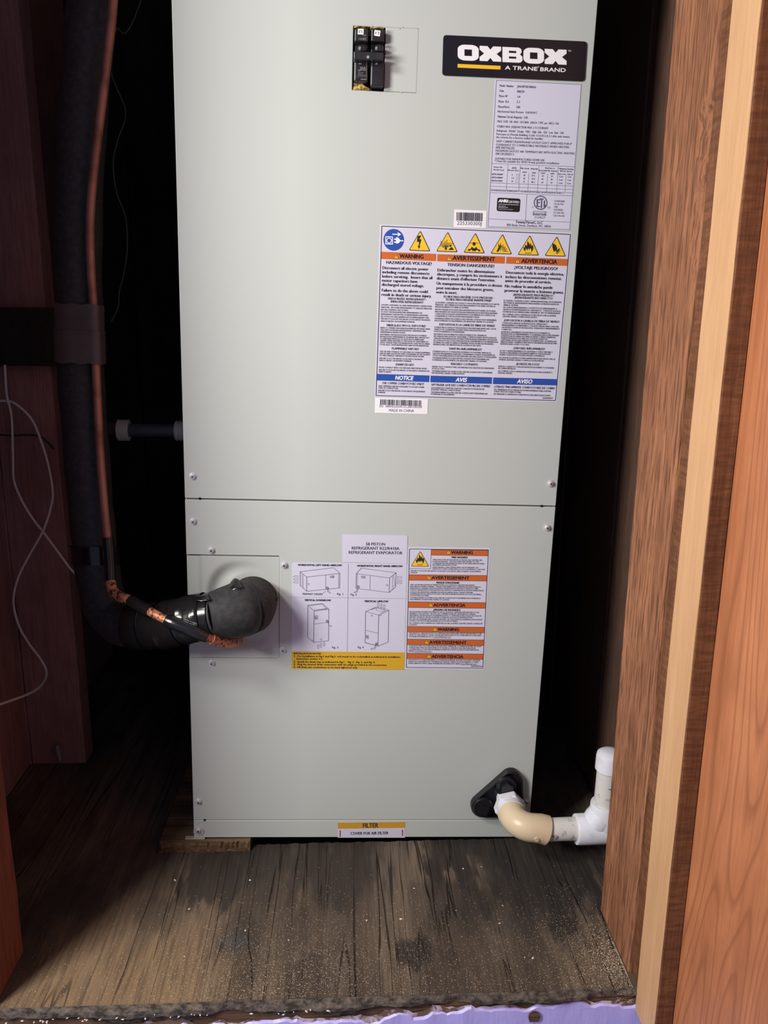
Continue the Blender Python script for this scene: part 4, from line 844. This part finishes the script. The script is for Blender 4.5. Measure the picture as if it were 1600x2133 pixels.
fp(168, 1140, ['EN LAS INSTALACIONES DE BOMBAS DE CALOR, ALGUNOS CALENTADORES ELÉCTRICOS SON', 'SENSIBLES A LA POSICIÓN.  USE SÓLO LAS COMBINACIONES DE CALENTADOR Y UNIDAD', 'APROBADAS, SEGÚN LA PLACA DE IDENTIFICACIÓN, Y CONFIGURE LA VELOCIDAD DEL FLUJO DE', 'AIRE DEL SOPLADOR, SEGÚN LAS INSTRUCCIONES DE LA PLACA DE IDENTIFICACIÓN.'], 1105)
fp(164, 1251, ['EN CASO DE CALENTADORES CON DISYUNTORES, USE UNA FUENTE DE ALIMENTACIÓN DE 240/208', 'VOLTIOS CON UN VOLTAJE (NOMINAL) DE 120 VOLTIOS A TIERRA.'], 1115)
fp(163, 1312, ['NO CUMPLIR CON LO ANTEDICHO PUEDE PROVOCAR LA MUERTE, LESIONES GRAVES O DAÑOS EN', 'EL EQUIPO.'], 1120)
fp(160, 1466, ['THIS PRODUCT CAN EXPOSE YOU TO CHEMICALS INCLUDING LEAD, WHICH ARE KNOWN TO THE', 'STATE OF CALIFORNIA TO CAUSE CANCER AND BIRTH DEFECTS OR OTHER REPRODUCTIVE HARM.', 'FOR MORE INFORMATION GO TO www.p65Warnings.ca.gov'], 1115)
fp(156, 1662, ['CE PRODUIT PEUT VOUS EXPOSER À DES PRODUITS CHIMIQUES, Y COMPRIS LE PLOMB, QUI SONT', "CONNUS PAR L'ÉTAT DE CALIFORNIE POUR CAUSER LE CANCER ET DES MALFORMATIONS", "CONGÉNITALES OU D'AUTRES PROBLÈMES DE REPRODUCTION. POUR PLUS D'INFORMATIONS,", 'VISITEZ www.p65Warnings.ca.gov'], 1110)
fp(152, 1876, ['ESTE PRODUCTO PUEDE EXPONERLO A SUSTANCIAS QUÍMICAS, INCLUIDO EL PLOMO, QUE EN EL', 'ESTADO DE CALIFORNIA SON CAUSANTES DE CÁNCER Y DEFECTOS DE NACIMIENTO U OTROS', 'DAÑOS REPRODUCTIVOS. PARA OBTENER MÁS INFORMACIÓN, VISITE www.p65Warnings.ca.gov'], 1098)
fp(1110, 1975, ['50203604057504'], 166)
ft.line(532, 1537, 808, 1540, 2.5); ft.line(248, 1757, 522, 1760, 2.5); ft.line(958, 1949, 1232, 1952, 2.5)
P, f = tri(fire, CE, (335, 200), (188, 436), (468, 441), label='yellow flame triangle', b=13); flame(P, f)

CI = Crop(680, 1690, 8.8889)
fil = sheet('filter_sticker', STKW, AH, CI, [(208, 206), (1452, 191), (1455, 486), (212, 486)], label='FILTER sticker with yellow strip on the filter cover')
band('yellow_strip', FILTY, fil, CI, [(208, 206), (1452, 191), (1453, 300), (210, 319)])
Print('filter_lettering', BLACKINK, fil, CI, -.0006, slope=-.012).t(668, 297, 'FILTER', 290, 82, .012).t(444, 428, 'COVER FOR AIR FILTER', 700, 50, .005)
Print('filter_arrow', REDINK, fil, CI, -.0006).poly([(246, 470), (246, 378), (240, 378), (253, 340), (267, 378), (261, 378), (261, 470)])
Print('filter_arrow', REDINK, fil, CI, -.0006).poly([(1398, 450), (1398, 368), (1392, 368), (1406, 328), (1420, 368), (1413, 368), (1413, 450)])
finish_prints()

# ------------------------------------------------------------------ drain port cover on the cabinet
CH = Crop(940, 1530, 4.2105)
def hull(circles, n=40):
    pts = [(cx + r * math.cos(math.tau * i / n), cy + r * math.sin(math.tau * i / n)) for cx, cy, r in circles for i in range(n)]
    pts = sorted(set(pts))
    def half(ps):
        h = []
        for p in ps:
            while len(h) >= 2 and (h[-1][0] - h[-2][0]) * (p[1] - h[-2][1]) - (h[-1][1] - h[-2][1]) * (p[0] - h[-2][0]) <= 0: h.pop()
            h.append(p)
        return h
    return half(pts)[:-1] + half(pts[::-1])[:-1]
cir = [(250, 608, 84), (522, 384, 96), (545, 620, 78)]
outer = hull(cir); inner = hull([(x, y, r - 20) for x, y, r in cir]); 
def resample(poly, n):
    P = [Vector(p) for p in poly]; L = [0]
    for a, b in zip(P, P[1:] + P[:1]): L.append(L[-1] + (b - a).length)
    out = []
    for i in range(n):
        s = L[-1] * i / n; k = max(j for j in range(len(P)) if L[j] <= s + 1e-9); f_ = (s - L[k]) / max(L[k + 1] - L[k], 1e-9)
        out.append(tuple(P[k].lerp(P[(k + 1) % len(P)], f_)))
    return out
no = 72; ou = resample(outer, no); cxm, cym = 440, 535
def ringpts(k, y): return [Vector((q.x, y, q.z)) for q in [CH(cxm + (x - cxm) * k, cym + (y_ - cym) * k) for x, y_ in ou]]
rings = [ringpts(1.0, .0005), ringpts(1.0, -.0075), ringpts(.975, -.0095), ringpts(.92, -.0095), ringpts(.89, -.004), ringpts(.3, -.004)]
m = MB(); vs = [p for r in rings for p in r]
fs = [(j * no + i, j * no + (i + 1) % no, (j + 1) * no + (i + 1) % no, (j + 1) * no + i) for j in range(len(rings) - 1) for i in range(no)] + [tuple((len(rings) - 1) * no + i for i in range(no))]
m.add(vs, fs); dpc = m.build('drain_port_cover', RUBBER, AH, smooth=True, label='black three-lobed drain port cover')
for k, (x, y, r) in enumerate(((268, 600, 92), (470, 418, 96))):
    c = CH(x, y); R = r / 4.2105 * .00062
    m = MB(); m.tube([(c.x, -.003, c.z), (c.x, -.011, c.z), (c.x, -.0125, c.z)], [R, R, R * .93], 28)
    a0 = .5; hexr = R * .62
    hx = [Vector((c.x + hexr * math.cos(a0 + math.tau * i / (4 if k == 0 else 6)), -.012, c.z + hexr * math.sin(a0 + math.tau * i / (4 if k == 0 else 6)))) for i in range(4 if k == 0 else 6)]
    m.prism(hx, (0, -.006, 0)); m.build('drain_plug', RUBBER, dpc, smooth=True)

# ------------------------------------------------------------------ condensate drain (PVC)
zE = .0618; yE = -.063; xE = .4105
DR = thing('condensate_drain_pipe', 'white and tan plastic drain pipe elbowing right from the black port', 'drain pipe', (xE, yE, zE))
DB = (xE, yE, zE)
hexp = [Vector((xE + .0205 * math.cos(math.tau * i / 6 + .25), -.018, zE + .0205 * math.sin(math.tau * i / 6 + .25))) for i in range(6)]
m = MB(); m.prism(hexp, (0, -.012, 0)); m.build('hex_adapter', PVCW, DR, DB, bevel=.0012)
m = MB(); m.tube([(xE, -.004, zE), (xE, -.018, zE)], .0135, 28); m.tube([(xE, -.029, zE), (xE, -.039, zE)], .0182, 32); m.build('adapter_socket', PVCW, DR, DB, smooth=True)
R0 = .021; path = [(xE, -.037, zE), (xE, yE + R0 * 1.0, zE)]
rx1 = .4490; zz1 = .0545
for i in range(1, 13):
    a = math.pi / 2 * i / 12; path.append((xE + R0 * (1 - math.cos(a)), yE + R0 - R0 * math.sin(a), zE - .003 * i / 12))
path += [(xE + R0 + .010, yE, zE - .004), (rx1, yE, zz1 + .001)]
m = MB(); m.tube(path, [.0178, .0175] + [.0172] * 12 + [.0176, .0180], 32); m.build('tan_elbow', PVCT, DR, DB, smooth=True)
c = at(1117, 1752, -.078); nv = Vector((0, -math.cos(.14), -math.sin(.14))); c0 = Vector((c.x, yE, zE - .005)); m = MB(); m.tube([c0 + nv * .0165, c0 + nv * .0181], .0030, 20); m.build('mould_mark', PVCT, DR, DB, smooth=True)
m = MB(); m.tube([(rx1 - .01, yE, zz1 + .001), (.497, yE, zz1 + .0035)], .0140, 30); m.build('pipe_nipple', PVCD, DR, DB, smooth=True)
xT = .5215; zT = .058
m = MB(); m.tube([(.4862, yE, zz1 + .002), (.4875, yE, zz1 + .002), (.546, yE, zT + .001)], [.0182, .0187, .0187], 32)
m.tube([(.4862, yE, zz1 + .002), (.4858, yE, zz1 + .002)], [.0182, .015], 32)
m.tube([(xT, yE, zT - .002), (xT, yE, zT + .012), (xT, yE, zT + .034), (xT, yE, zT + .0355)], [.0182, .0187, .0187, .0180], 32)
m.tube([(.508, yE, zT + .004), (.513, yE, zT + .011), (xT, yE, zT + .021)], [.0165, .0180, .0185], 24)
m.build('tee_fitting', PVCW, DR, DB, smooth=True)
m = MB(); m.tube([(xT, yE, zT + .030), (xT - .0005, yE, .146)], .0148, 30); m.build('riser_pipe', PVCD, DR, DB, smooth=True)
m = MB(); m.tube([(xT - .0005, yE, .1395), (xT - .0005, yE, .1405), (xT - .0005, yE, .157), (xT - .0005, yE, .161), (xT - .0005, yE, .1640), (xT - .0005, yE, .1655)], [.0160, .0172, .0172, .0164, .0125, .006], 32); m.build('pipe_cap', PVCW, DR, DB, smooth=True)
def smear(name, mat, pts):
    m = MB(); m.poly(pts); m.build(name, mat, DR, DB)
def on_tube(c, axis, r, u, a):   # point on a straight tube: along u, angle a
    c = Vector(c)
    if axis == 'z': return c + Vector((r * math.cos(a), r * math.sin(a), u))
def zsmear(name, mat, cx_, r, z0, a0, w, h):
    m = MB(); vs = []; fs = []; n = 8
    for i in range(n + 1):
        a = a0 + w / r * (i / n - .5); s = math.sin(math.pi * i / n) * .5 + .08
        for sgn in (-1, 1): vs.append((cx_ + r * math.cos(a), yE + r * math.sin(a), z0 + sgn * h * s * random.uniform(.6, 1.0) + .25 * h * math.sin(i)))
    for i in range(n): fs.append((2 * i, 2 * i + 2, 2 * i + 3, 2 * i + 1))
    m.add(vs, fs); m.build(name, mat, DR, DB)
zsmear('primer_smear', PRIMER, xT, .0150, zT + .063, -math.pi * .5, .010, .003)
zsmear('primer_smear', PRIMER, xT, .0150, zT + .058, -math.pi * .42, .004, .003)
zsmear('primer_smear', PRIMER, xT, .01895, zT + .029, -math.pi * .42, .012, .003)
p = at(1060, 1700, -.05); m = MB()
m.poly([(xE - .0085, -.0575, zE + .0045), (xE - .004, -.0590, zE + .0035), (xE - .0045, -.0592, zE - .0015), (xE - .0075, -.0592, zE - .004)]); 

# ------------------------------------------------------------------ insulated suction line
SLN = thing('insulated_refrigerant_line', 'thick black foam-insulated refrigerant line, taped and elbowing into the cabinet', 'insulated pipe', (PC.x, 0, PC.z))
SB = (PC.x, 0, PC.z); RF = .0315
xP, zP = PC.x, PC.z + .0045
yB = -.082
# stub out of the plate, mitred piece to the left, taped run, riser
RS = .0266
m = MB(); pth = [(xP, .010, zP - .001), (xP, -.015, zP - .0005), (xP - .001, -.034, zP), (xP - .006, -.046, zP)]
m.tube(pth, [RF * .92, RF * .95, RF * .97, RF * .90], 40); m.build('foam_stub', FOAMD, SLN, SB, smooth=True, label='dusty foam stub coming out of the plate')
A_ = at(536, 1262, -.036); B_ = at(433, 1284, -.058)
d_ = (B_ - A_)
pth = [A_ + d_ * f_ for f_ in (-.10, .0, .10, .26, .45, .7, .9, 1.0)]
m = MB(); m.tube(pth, [RF * .35, RF * .72, RF * .93, RF * 1.03, RF * 1.02, RF * .94, RF * .86, RF * .82], 44); m.build('foam_elbow', FOAM, SLN, SB, smooth=True, label='smooth black foam elbow piece')
run = [at(452, 1281, -.056), at(420, 1287, -.053), at(385, 1293, -.048), at(340, 1301, -.040), at(295, 1304, -.030), at(252, 1297, -.014), at(222, 1264, .002), at(206, 1205, .012), at(197, 1130, .020), at(189, 1050, .026), at(178, 910, .034), at(169, 780, .040), at(165, 640, .044), at(163, 500, .047), at(168, 320, .050), at(180, 150, .052), at(191, 0, .054), at(204, -180, .056), at(220, -420, .058)]
rc = catmull(run, 6)
m = MB(); m.tube(rc[:], [RS * (.98 + .02 * math.sin(i * .9)) for i in range(len(rc))], 36); m.build('foam_sleeve', FOAM, SLN, SB, smooth=True, label='long black foam sleeve rising along the left side')
def wrap(i0, i1, extra, skew=.0, flare=0.0):
    pts = rc[i0:i1 + 1]; n = len(pts)
    m = MB(); m.tube(pts, [RF * .985 + extra + (flare if j in (0, n - 1) else 0) for j in range(n)], 40, caps=True); return m
rnd = random.Random(3)
def tape_wrap(s0, s1, ex):
    """a turn of tape round the sleeve between path positions s0..s1, edges skewed and lifted"""
    def P(s): i = max(0, min(len(rc) - 2, int(s))); return rc[i].lerp(rc[i + 1], s - i)
    n = 40; k = 6; vs = []; sk = rnd.uniform(-.9, .9); sk2 = rnd.uniform(-.7, .7); ph_ = rnd.uniform(0, 6)
    for j in range(k + 1):
        for q in range(n):
            a = math.tau * q / n
            s = s0 + (s1 - s0) * j / k + (sk * (1 - j / k) + sk2 * j / k) * math.sin(a + ph_) + (rnd.uniform(-.06, .06) if j in (0, k) else 0)
            c = P(s); T = (P(s + .4) - P(s - .4)).normalized(); N = T.cross(Vector((0, 0, 1)) if abs(T.z) < .9 else Vector((0, 1, 0))).normalized(); Bn = T.cross(N)
            r = RS * .995 + ex + .0006 * math.sin(3 * a + ph_) + (.0012 * max(0, math.sin(2 * a + ph_)) if j in (0, k) else 0)
            vs.append(c + (N * math.cos(a) + Bn * math.sin(a)) * r)
    m = MB(); m.add(vs, [(j * n + q, j * n + (q + 1) % n, (j + 1) * n + (q + 1) % n, (j + 1) * n + q) for j in range(k) for q in range(n)])
    m.build('tape_wrap', TAPE, SLN, SB, smooth=True, recalc=False)
for s0, s1, ex in ((.6, 6.5, .0014), (4.5, 10.5, .0022), (9, 14, .0012), (13, 17.5, .0022), (18, 21.5, .0016), (22.5, 26, .0024), (44.5, 47.5, .0016)): tape_wrap(s0, s1, ex)

# torn tape corner sticking up at the elbow
def flap(c4, bulge):
    a, b, c, d = [Vector(p) for p in c4]; n = 6; vs = []
    for i in range(n + 1):
        for k in range(n + 1):
            u, v = i / n, k / n; p = a.lerp(b, u).lerp(d.lerp(c, u), v)
            vs.append(p + Vector((0, -1, .3)) * bulge * math.sin(math.pi * u) * (.4 + .6 * v) + Vector((0, 0, rnd.uniform(-.0005, .0005))))
    m = MB(); m.add(vs, [(i * (n + 1) + k, (i + 1) * (n + 1) + k, (i + 1) * (n + 1) + k + 1, i * (n + 1) + k + 1) for i in range(n) for k in range(n)])
    o = m.build('tape_flap', TAPE, SLN, SB, smooth=True, recalc=False); md = o.modifiers.new('thick', 'SOLIDIFY'); md.thickness = .0004
flap([at(466, 1232, -.055), at(506, 1224, -.058), at(497, 1206, -.040), at(488, 1204, -.038)], .004)
flap([at(572, 1256, -.020), at(576, 1247, -.024), at(581, 1243, -.022), at(578, 1248, -.018)], .001)
flap([at(402, 1252, -.070), at(438, 1250, -.074), at(434, 1238, -.062), at(404, 1241, -.056)], .003)

# ------------------------------------------------------------------ copper liquid line
CU = thing('copper_liquid_line', 'thin tarnished copper pipe running down beside the black foam sleeve', 'copper pipe', (at(500, 1332).x, 0, at(500, 1332).z))
KB = (at(500, 1332).x, 0, at(500, 1332).z); r = .0048
cp = [(250, -420, .022), (243, -180, .02), (236, 0, .018), (225, 110, .016), (208, 250, .018), (193, 380, .018), (187.5, 470, .018), (189.5, 560, .018), (195, 640, .018), (198, 700, .017), (200, 760, .016), (204, 850, .010), (209, 950, .002), (218, 1060, -.008), (225, 1130, -.018), (228.5, 1180, -.024), (230, 1210, -.030), (235, 1230, -.035), (250, 1243, -.042), (272, 1251, -.050), (300, 1267, -.062), (340, 1288, -.075), (385, 1308, -.083), (425, 1324, -.082), (445, 1332, -.074), (465, 1338, -.060), (480, 1339, -.042), (490, 1336, -.022), (495, 1334, .008)]
cc = catmull([at(*q) for q in cp], 6)
S_ = lambda k: k * 6
m = MB(); m.tube(cc[:S_(14) + 1], r, 18); m.build('copper_tube', COPPER, CU, KB, smooth=True)
m = MB(); m.tube(cc[S_(14) - 1:S_(16) + 1], [r * 1.28] * (S_(2) + 2), 18); m.build('black_sleeve', TAPE, CU, KB, smooth=True, label='short black sleeve on the copper pipe')
m = MB(); m.tube(cc[S_(16):S_(19) + 1], r * 1.22, 18); m.build('copper_bend', COPPERS, CU, KB, smooth=True, label='flux-stained copper bend')
m = MB(); m.tube(cc[S_(19):S_(20) + 3], r * 1.45, 18); m.build('tape_collar', TAPE, CU, KB, smooth=True)
m = MB(); m.tube(cc[S_(20):S_(24)], r * 1.05, 18); m.build('copper_tube', COPPERS, CU, KB, smooth=True)
m = MB(); m.tube(cc[S_(21) + 1:S_(23) + 2], [r * 1.5 + .0004 * math.sin(i) for i in range(S_(2) + 1)], 18); m.build('tape_cover', TAPE, CU, KB, smooth=True, label='shiny black tape over the copper pipe')
m = MB(); m.tube(cc[S_(24) - 2:], r * 1.3, 18); m.build('copper_stub', COPPERS, CU, KB, smooth=True, label='flux-stained copper end entering the plate')

# two dull tape bands that bind the copper pipe to the foam sleeve
def near(path, z): return min(path, key=lambda p: abs(p.z - z))
def binding(py0, py1, grow, seed):
    rr = random.Random(seed); z0, z1 = at(165, py1, .03).z, at(165, py0, .03).z; n = 48; rows = 7; vs = []
    for j in range(rows):
        z = z0 + (z1 - z0) * j / (rows - 1); a = near(rc, z); b = near(cc, z)
        pts = resample(hull([(a.x, a.y, RS + grow), (b.x, b.y, r + grow)], 32), n)
        sh = min(range(n), key=lambda q: (pts[q][0] - a.x) ** 2 * .01 + pts[q][1]); pts = pts[sh:] + pts[:sh]
        for x, y in pts: vs.append((x, y, z + .002 * math.sin(5 * x * 60 + seed) * (j in (0, rows - 1)) * .4))
    m = MB(); m.add(vs, [(j * n + q, j * n + (q + 1) % n, (j + 1) * n + (q + 1) % n, (j + 1) * n + q) for j in range(rows - 1) for q in range(n)])
    m.build('binding_tape', DTAPE, SLN, SB, smooth=True, recalc=False, label='dull tape band binding copper pipe and foam sleeve')
binding(634, 692, .0012, 1); binding(688, 756, .0020, 2)

# ------------------------------------------------------------------ flexible conduit on the cabinet's left side
CN = thing('electrical_conduit', 'dark flexible conduit with pale threaded ends behind the copper pipe', 'conduit', tuple(at(381, 897, .10)))
NB = tuple(at(381, 897, .10))
a_, b_ = at(383, 897, .10), at(246, 896, .10)
a_.x = .0006
m = MB(); m.tube([a_.lerp(b_, f_) for f_ in (0.08, .5, .92)] + [b_ + Vector((-.03, .01, .002)), b_ + Vector((-.07, .06, .006)), b_ + Vector((-.075, .10, .006))], .0085, 20); m.build('conduit_hose', CONDUIT, CN, NB, smooth=True)
def threaded(f0, f1, rr):
    m = MB(); n = 15; pts = []; rad = []
    for i in range(n): pts.append(a_.lerp(b_, f0 + (f1 - f0) * i / (n - 1))); rad.append(rr * (1 + (.10 if i % 2 else -.03)))
    m.tube(pts, rad, 22); m.build('threaded_fitting', ZINC, CN, NB, smooth=False)
threaded(.0, .30, .0120); threaded(.86, 1.0, .0125)

# ------------------------------------------------------------------ cables on the left
def cable(name, label, cat, pts, r, mat, sub=8):
    c = catmull(pts, sub); base = c[-1]
    o = MB().tube(c, r, 10).build(name, mat, None, base, smooth=True); o.location = base; o['label'] = label; o['category'] = cat; return o
Y = .19
cable('low_voltage_cable', 'off-white thin cable looping down over the left stud', 'cable',
      [at_w(*q) for q in ((-30, 838, .15), (3, 835, Y), (30, 840, Y), (65, 872, Y), (86, 920, Y), (101, 970, Y), (110, 1025, Y), (105, 1060, Y), (90, 1105, Y - .004), (62, 1155, Y), (38, 1203, Y), (28, 1250, Y), (38, 1300, Y), (60, 1340, Y), (86, 1375, Y - .01), (97, 1402, Y - .02), (87, 1426, Y - .05), (60, 1445, Y - .1), (0, 1467, Y - .18), (-40, 1482, Y - .24))], .0017, WIREM)
cable('low_voltage_cable', 'off-white thin cable crossing the left stud diagonally from upper left', 'cable',
      [at_w(*q) for q in ((10, 760, Y - .01), (14, 822, Y - .006), (24, 868, Y), (27, 950, Y), (29, 1000, Y), (45, 1042, Y), (68, 1080, Y), (90, 1108, Y), (116, 1143, Y), (148, 1186, Y), (175, 1212, Y + .02))], .0017, WIREM)
cable('thin_wire', 'dark thin wire strung level across the left stud', 'wire', [at_w(*q) for q in ((-30, 902, Y + .008), (20, 907, Y + .008), (60, 906, Y + .008), (88, 912, Y + .008), (112, 935, Y + .015))], .0013, DWIRE)
cable('hanging_thread', 'faint pale thread hanging between copper pipe and cabinet', 'thread', [Vector((.08, .30, ZT))] + [at_w(*q) for q in ((294, 0, .3), (241, 63, .3), (232, 150, .3), (262, 232, .3), (246, 290, .3), (236, 340, .3), (243, 400, .3), (262, 455, .3), (265, 520, .3), (258, 570, .3), (249, 605, .3), (246, 640, .3), (232, 670, .3))], .0008, FIL)
# small pale peg at the foot of the left stud
pg = at_w(123, 1563, .205); o = MB().tube([(-.0015, -.002, .010), (.0, -.004, .004), (.004, -.010, -.012)], [.0035, .0045, .003], 12).build('wooden_peg', FIL, None, smooth=True)
o.location = pg; o['label'] = 'small pale peg stuck at the foot of the left stud'; o['category'] = 'peg'

# ------------------------------------------------------------------ shim under the cabinet's left corner
zt = (M @ Vector((0, 0, 0))).z
SHM = thing('plywood_shim', 'split plywood shim under the cabinet\'s lower left corner', 'shim', (0.012, .0, FZ), cabinet=False)
def ply(z0, z1, mat, dy, name, seed):
    rr = random.Random(seed); n = 40; vs = []; fs = []
    for i in range(n + 1):
        x = -.044 + .118 * i / n; y = -.006 + dy + rr.uniform(-.0016, .0016); 
        hz = rr.uniform(-.0006, .0006)
        vs += [(x, y, z0), (x, y + rr.uniform(-.0006, .0006), z1 + hz * .3), (x, .32, z1), (x, .32, z0)]
    for i in range(n):
        for k in range(4): fs.append((4 * i + k, 4 * i + (k + 1) % 4, 4 * i + 4 + (k + 1) % 4, 4 * i + 4 + k))
    fs += [(0, 1, 2, 3), (4 * n + 3, 4 * n + 2, 4 * n + 1, 4 * n)]
    m = MB(); m.add(vs, fs); return m.build(name, mat, SHM, (0.012, 0, FZ))
ply(FZ + .0002, FZ + .0042, W_SHIM, -.0015, 'bottom_ply', 1)
ply(FZ + .0046, zt - .0028, W_SHIM, .0, 'top_ply', 2)

# ------------------------------------------------------------------ sawdust and paint flakes on the platform
def litter(name, label, cat, n, sampler, size, mat, seed):
    rr = random.Random(seed); m = MB()
    for _ in range(n):
        x, y, z = sampler(rr); s = size * rr.uniform(.5, 1.4); a = rr.uniform(0, 6.28); l = s * rr.uniform(1, 2.2)
        u = Vector((math.cos(a), math.sin(a), 0)) * l; v = Vector((-math.sin(a), math.cos(a), 0)) * s; c = Vector((x, y, z))
        m.add([c - u, c + v, c + u, c - v, c + Vector((0, 0, s * .8))], [(0, 1, 4), (1, 2, 4), (2, 3, 4), (3, 0, 4)])
    o = m.build(name, mat, None, recalc=False); o['kind'] = 'stuff'; o['label'] = label; o['category'] = cat; return o
DUST = plain('golden_sawdust', (.74, .58, .38), .8); FLAKE = plain('white_paint_flake', (.72, .66, .68), .6)
def s_dust(rr):
    while True:
        x = rr.uniform(-.15, .5); y = -.24 + abs(rr.gauss(0, .065))
        w = .10 + .85 * math.exp(-((x - .13) / .11) ** 2) + .25 * (x > .25) + .9 * math.exp(-((x - .48) / .04) ** 2)
        if rr.random() < w and y < -.03: return x, y, FZ
litter('sawdust', 'golden sawdust grains scattered over the front of the plywood', 'sawdust', 9000, s_dust, .00023, DUST, 11)
def s_dust2(rr): return rr.gauss(.47, .03), rr.gauss(-.085, .012), FZ
def s_corner(rr): return min(.5, rr.gauss(.488, .012)), rr.gauss(-.205, .022), FZ
o2 = litter('sawdust', 'heap of sawdust grains in the corner by the rough stud', 'sawdust', 900, s_corner, .00032, DUST, 12)
def s_fl(rr):
    x = rr.uniform(-.15, .2); return x, -.2485 - rr.uniform(0, .002), FZ - .006 - rr.uniform(0, .004)
def s_fl2(rr): return rr.uniform(-.02, .42), rr.uniform(-.20, -.04), FZ
litter('paint_flakes', 'a few white specks scattered over the plywood before the cabinet', 'paint flakes', 16, s_fl2, .0011, FLAKE, 15)
litter('paint_flakes', 'white paint flakes lying along the platform edge', 'paint flakes', 38, s_fl, .0009, FLAKE, 13)
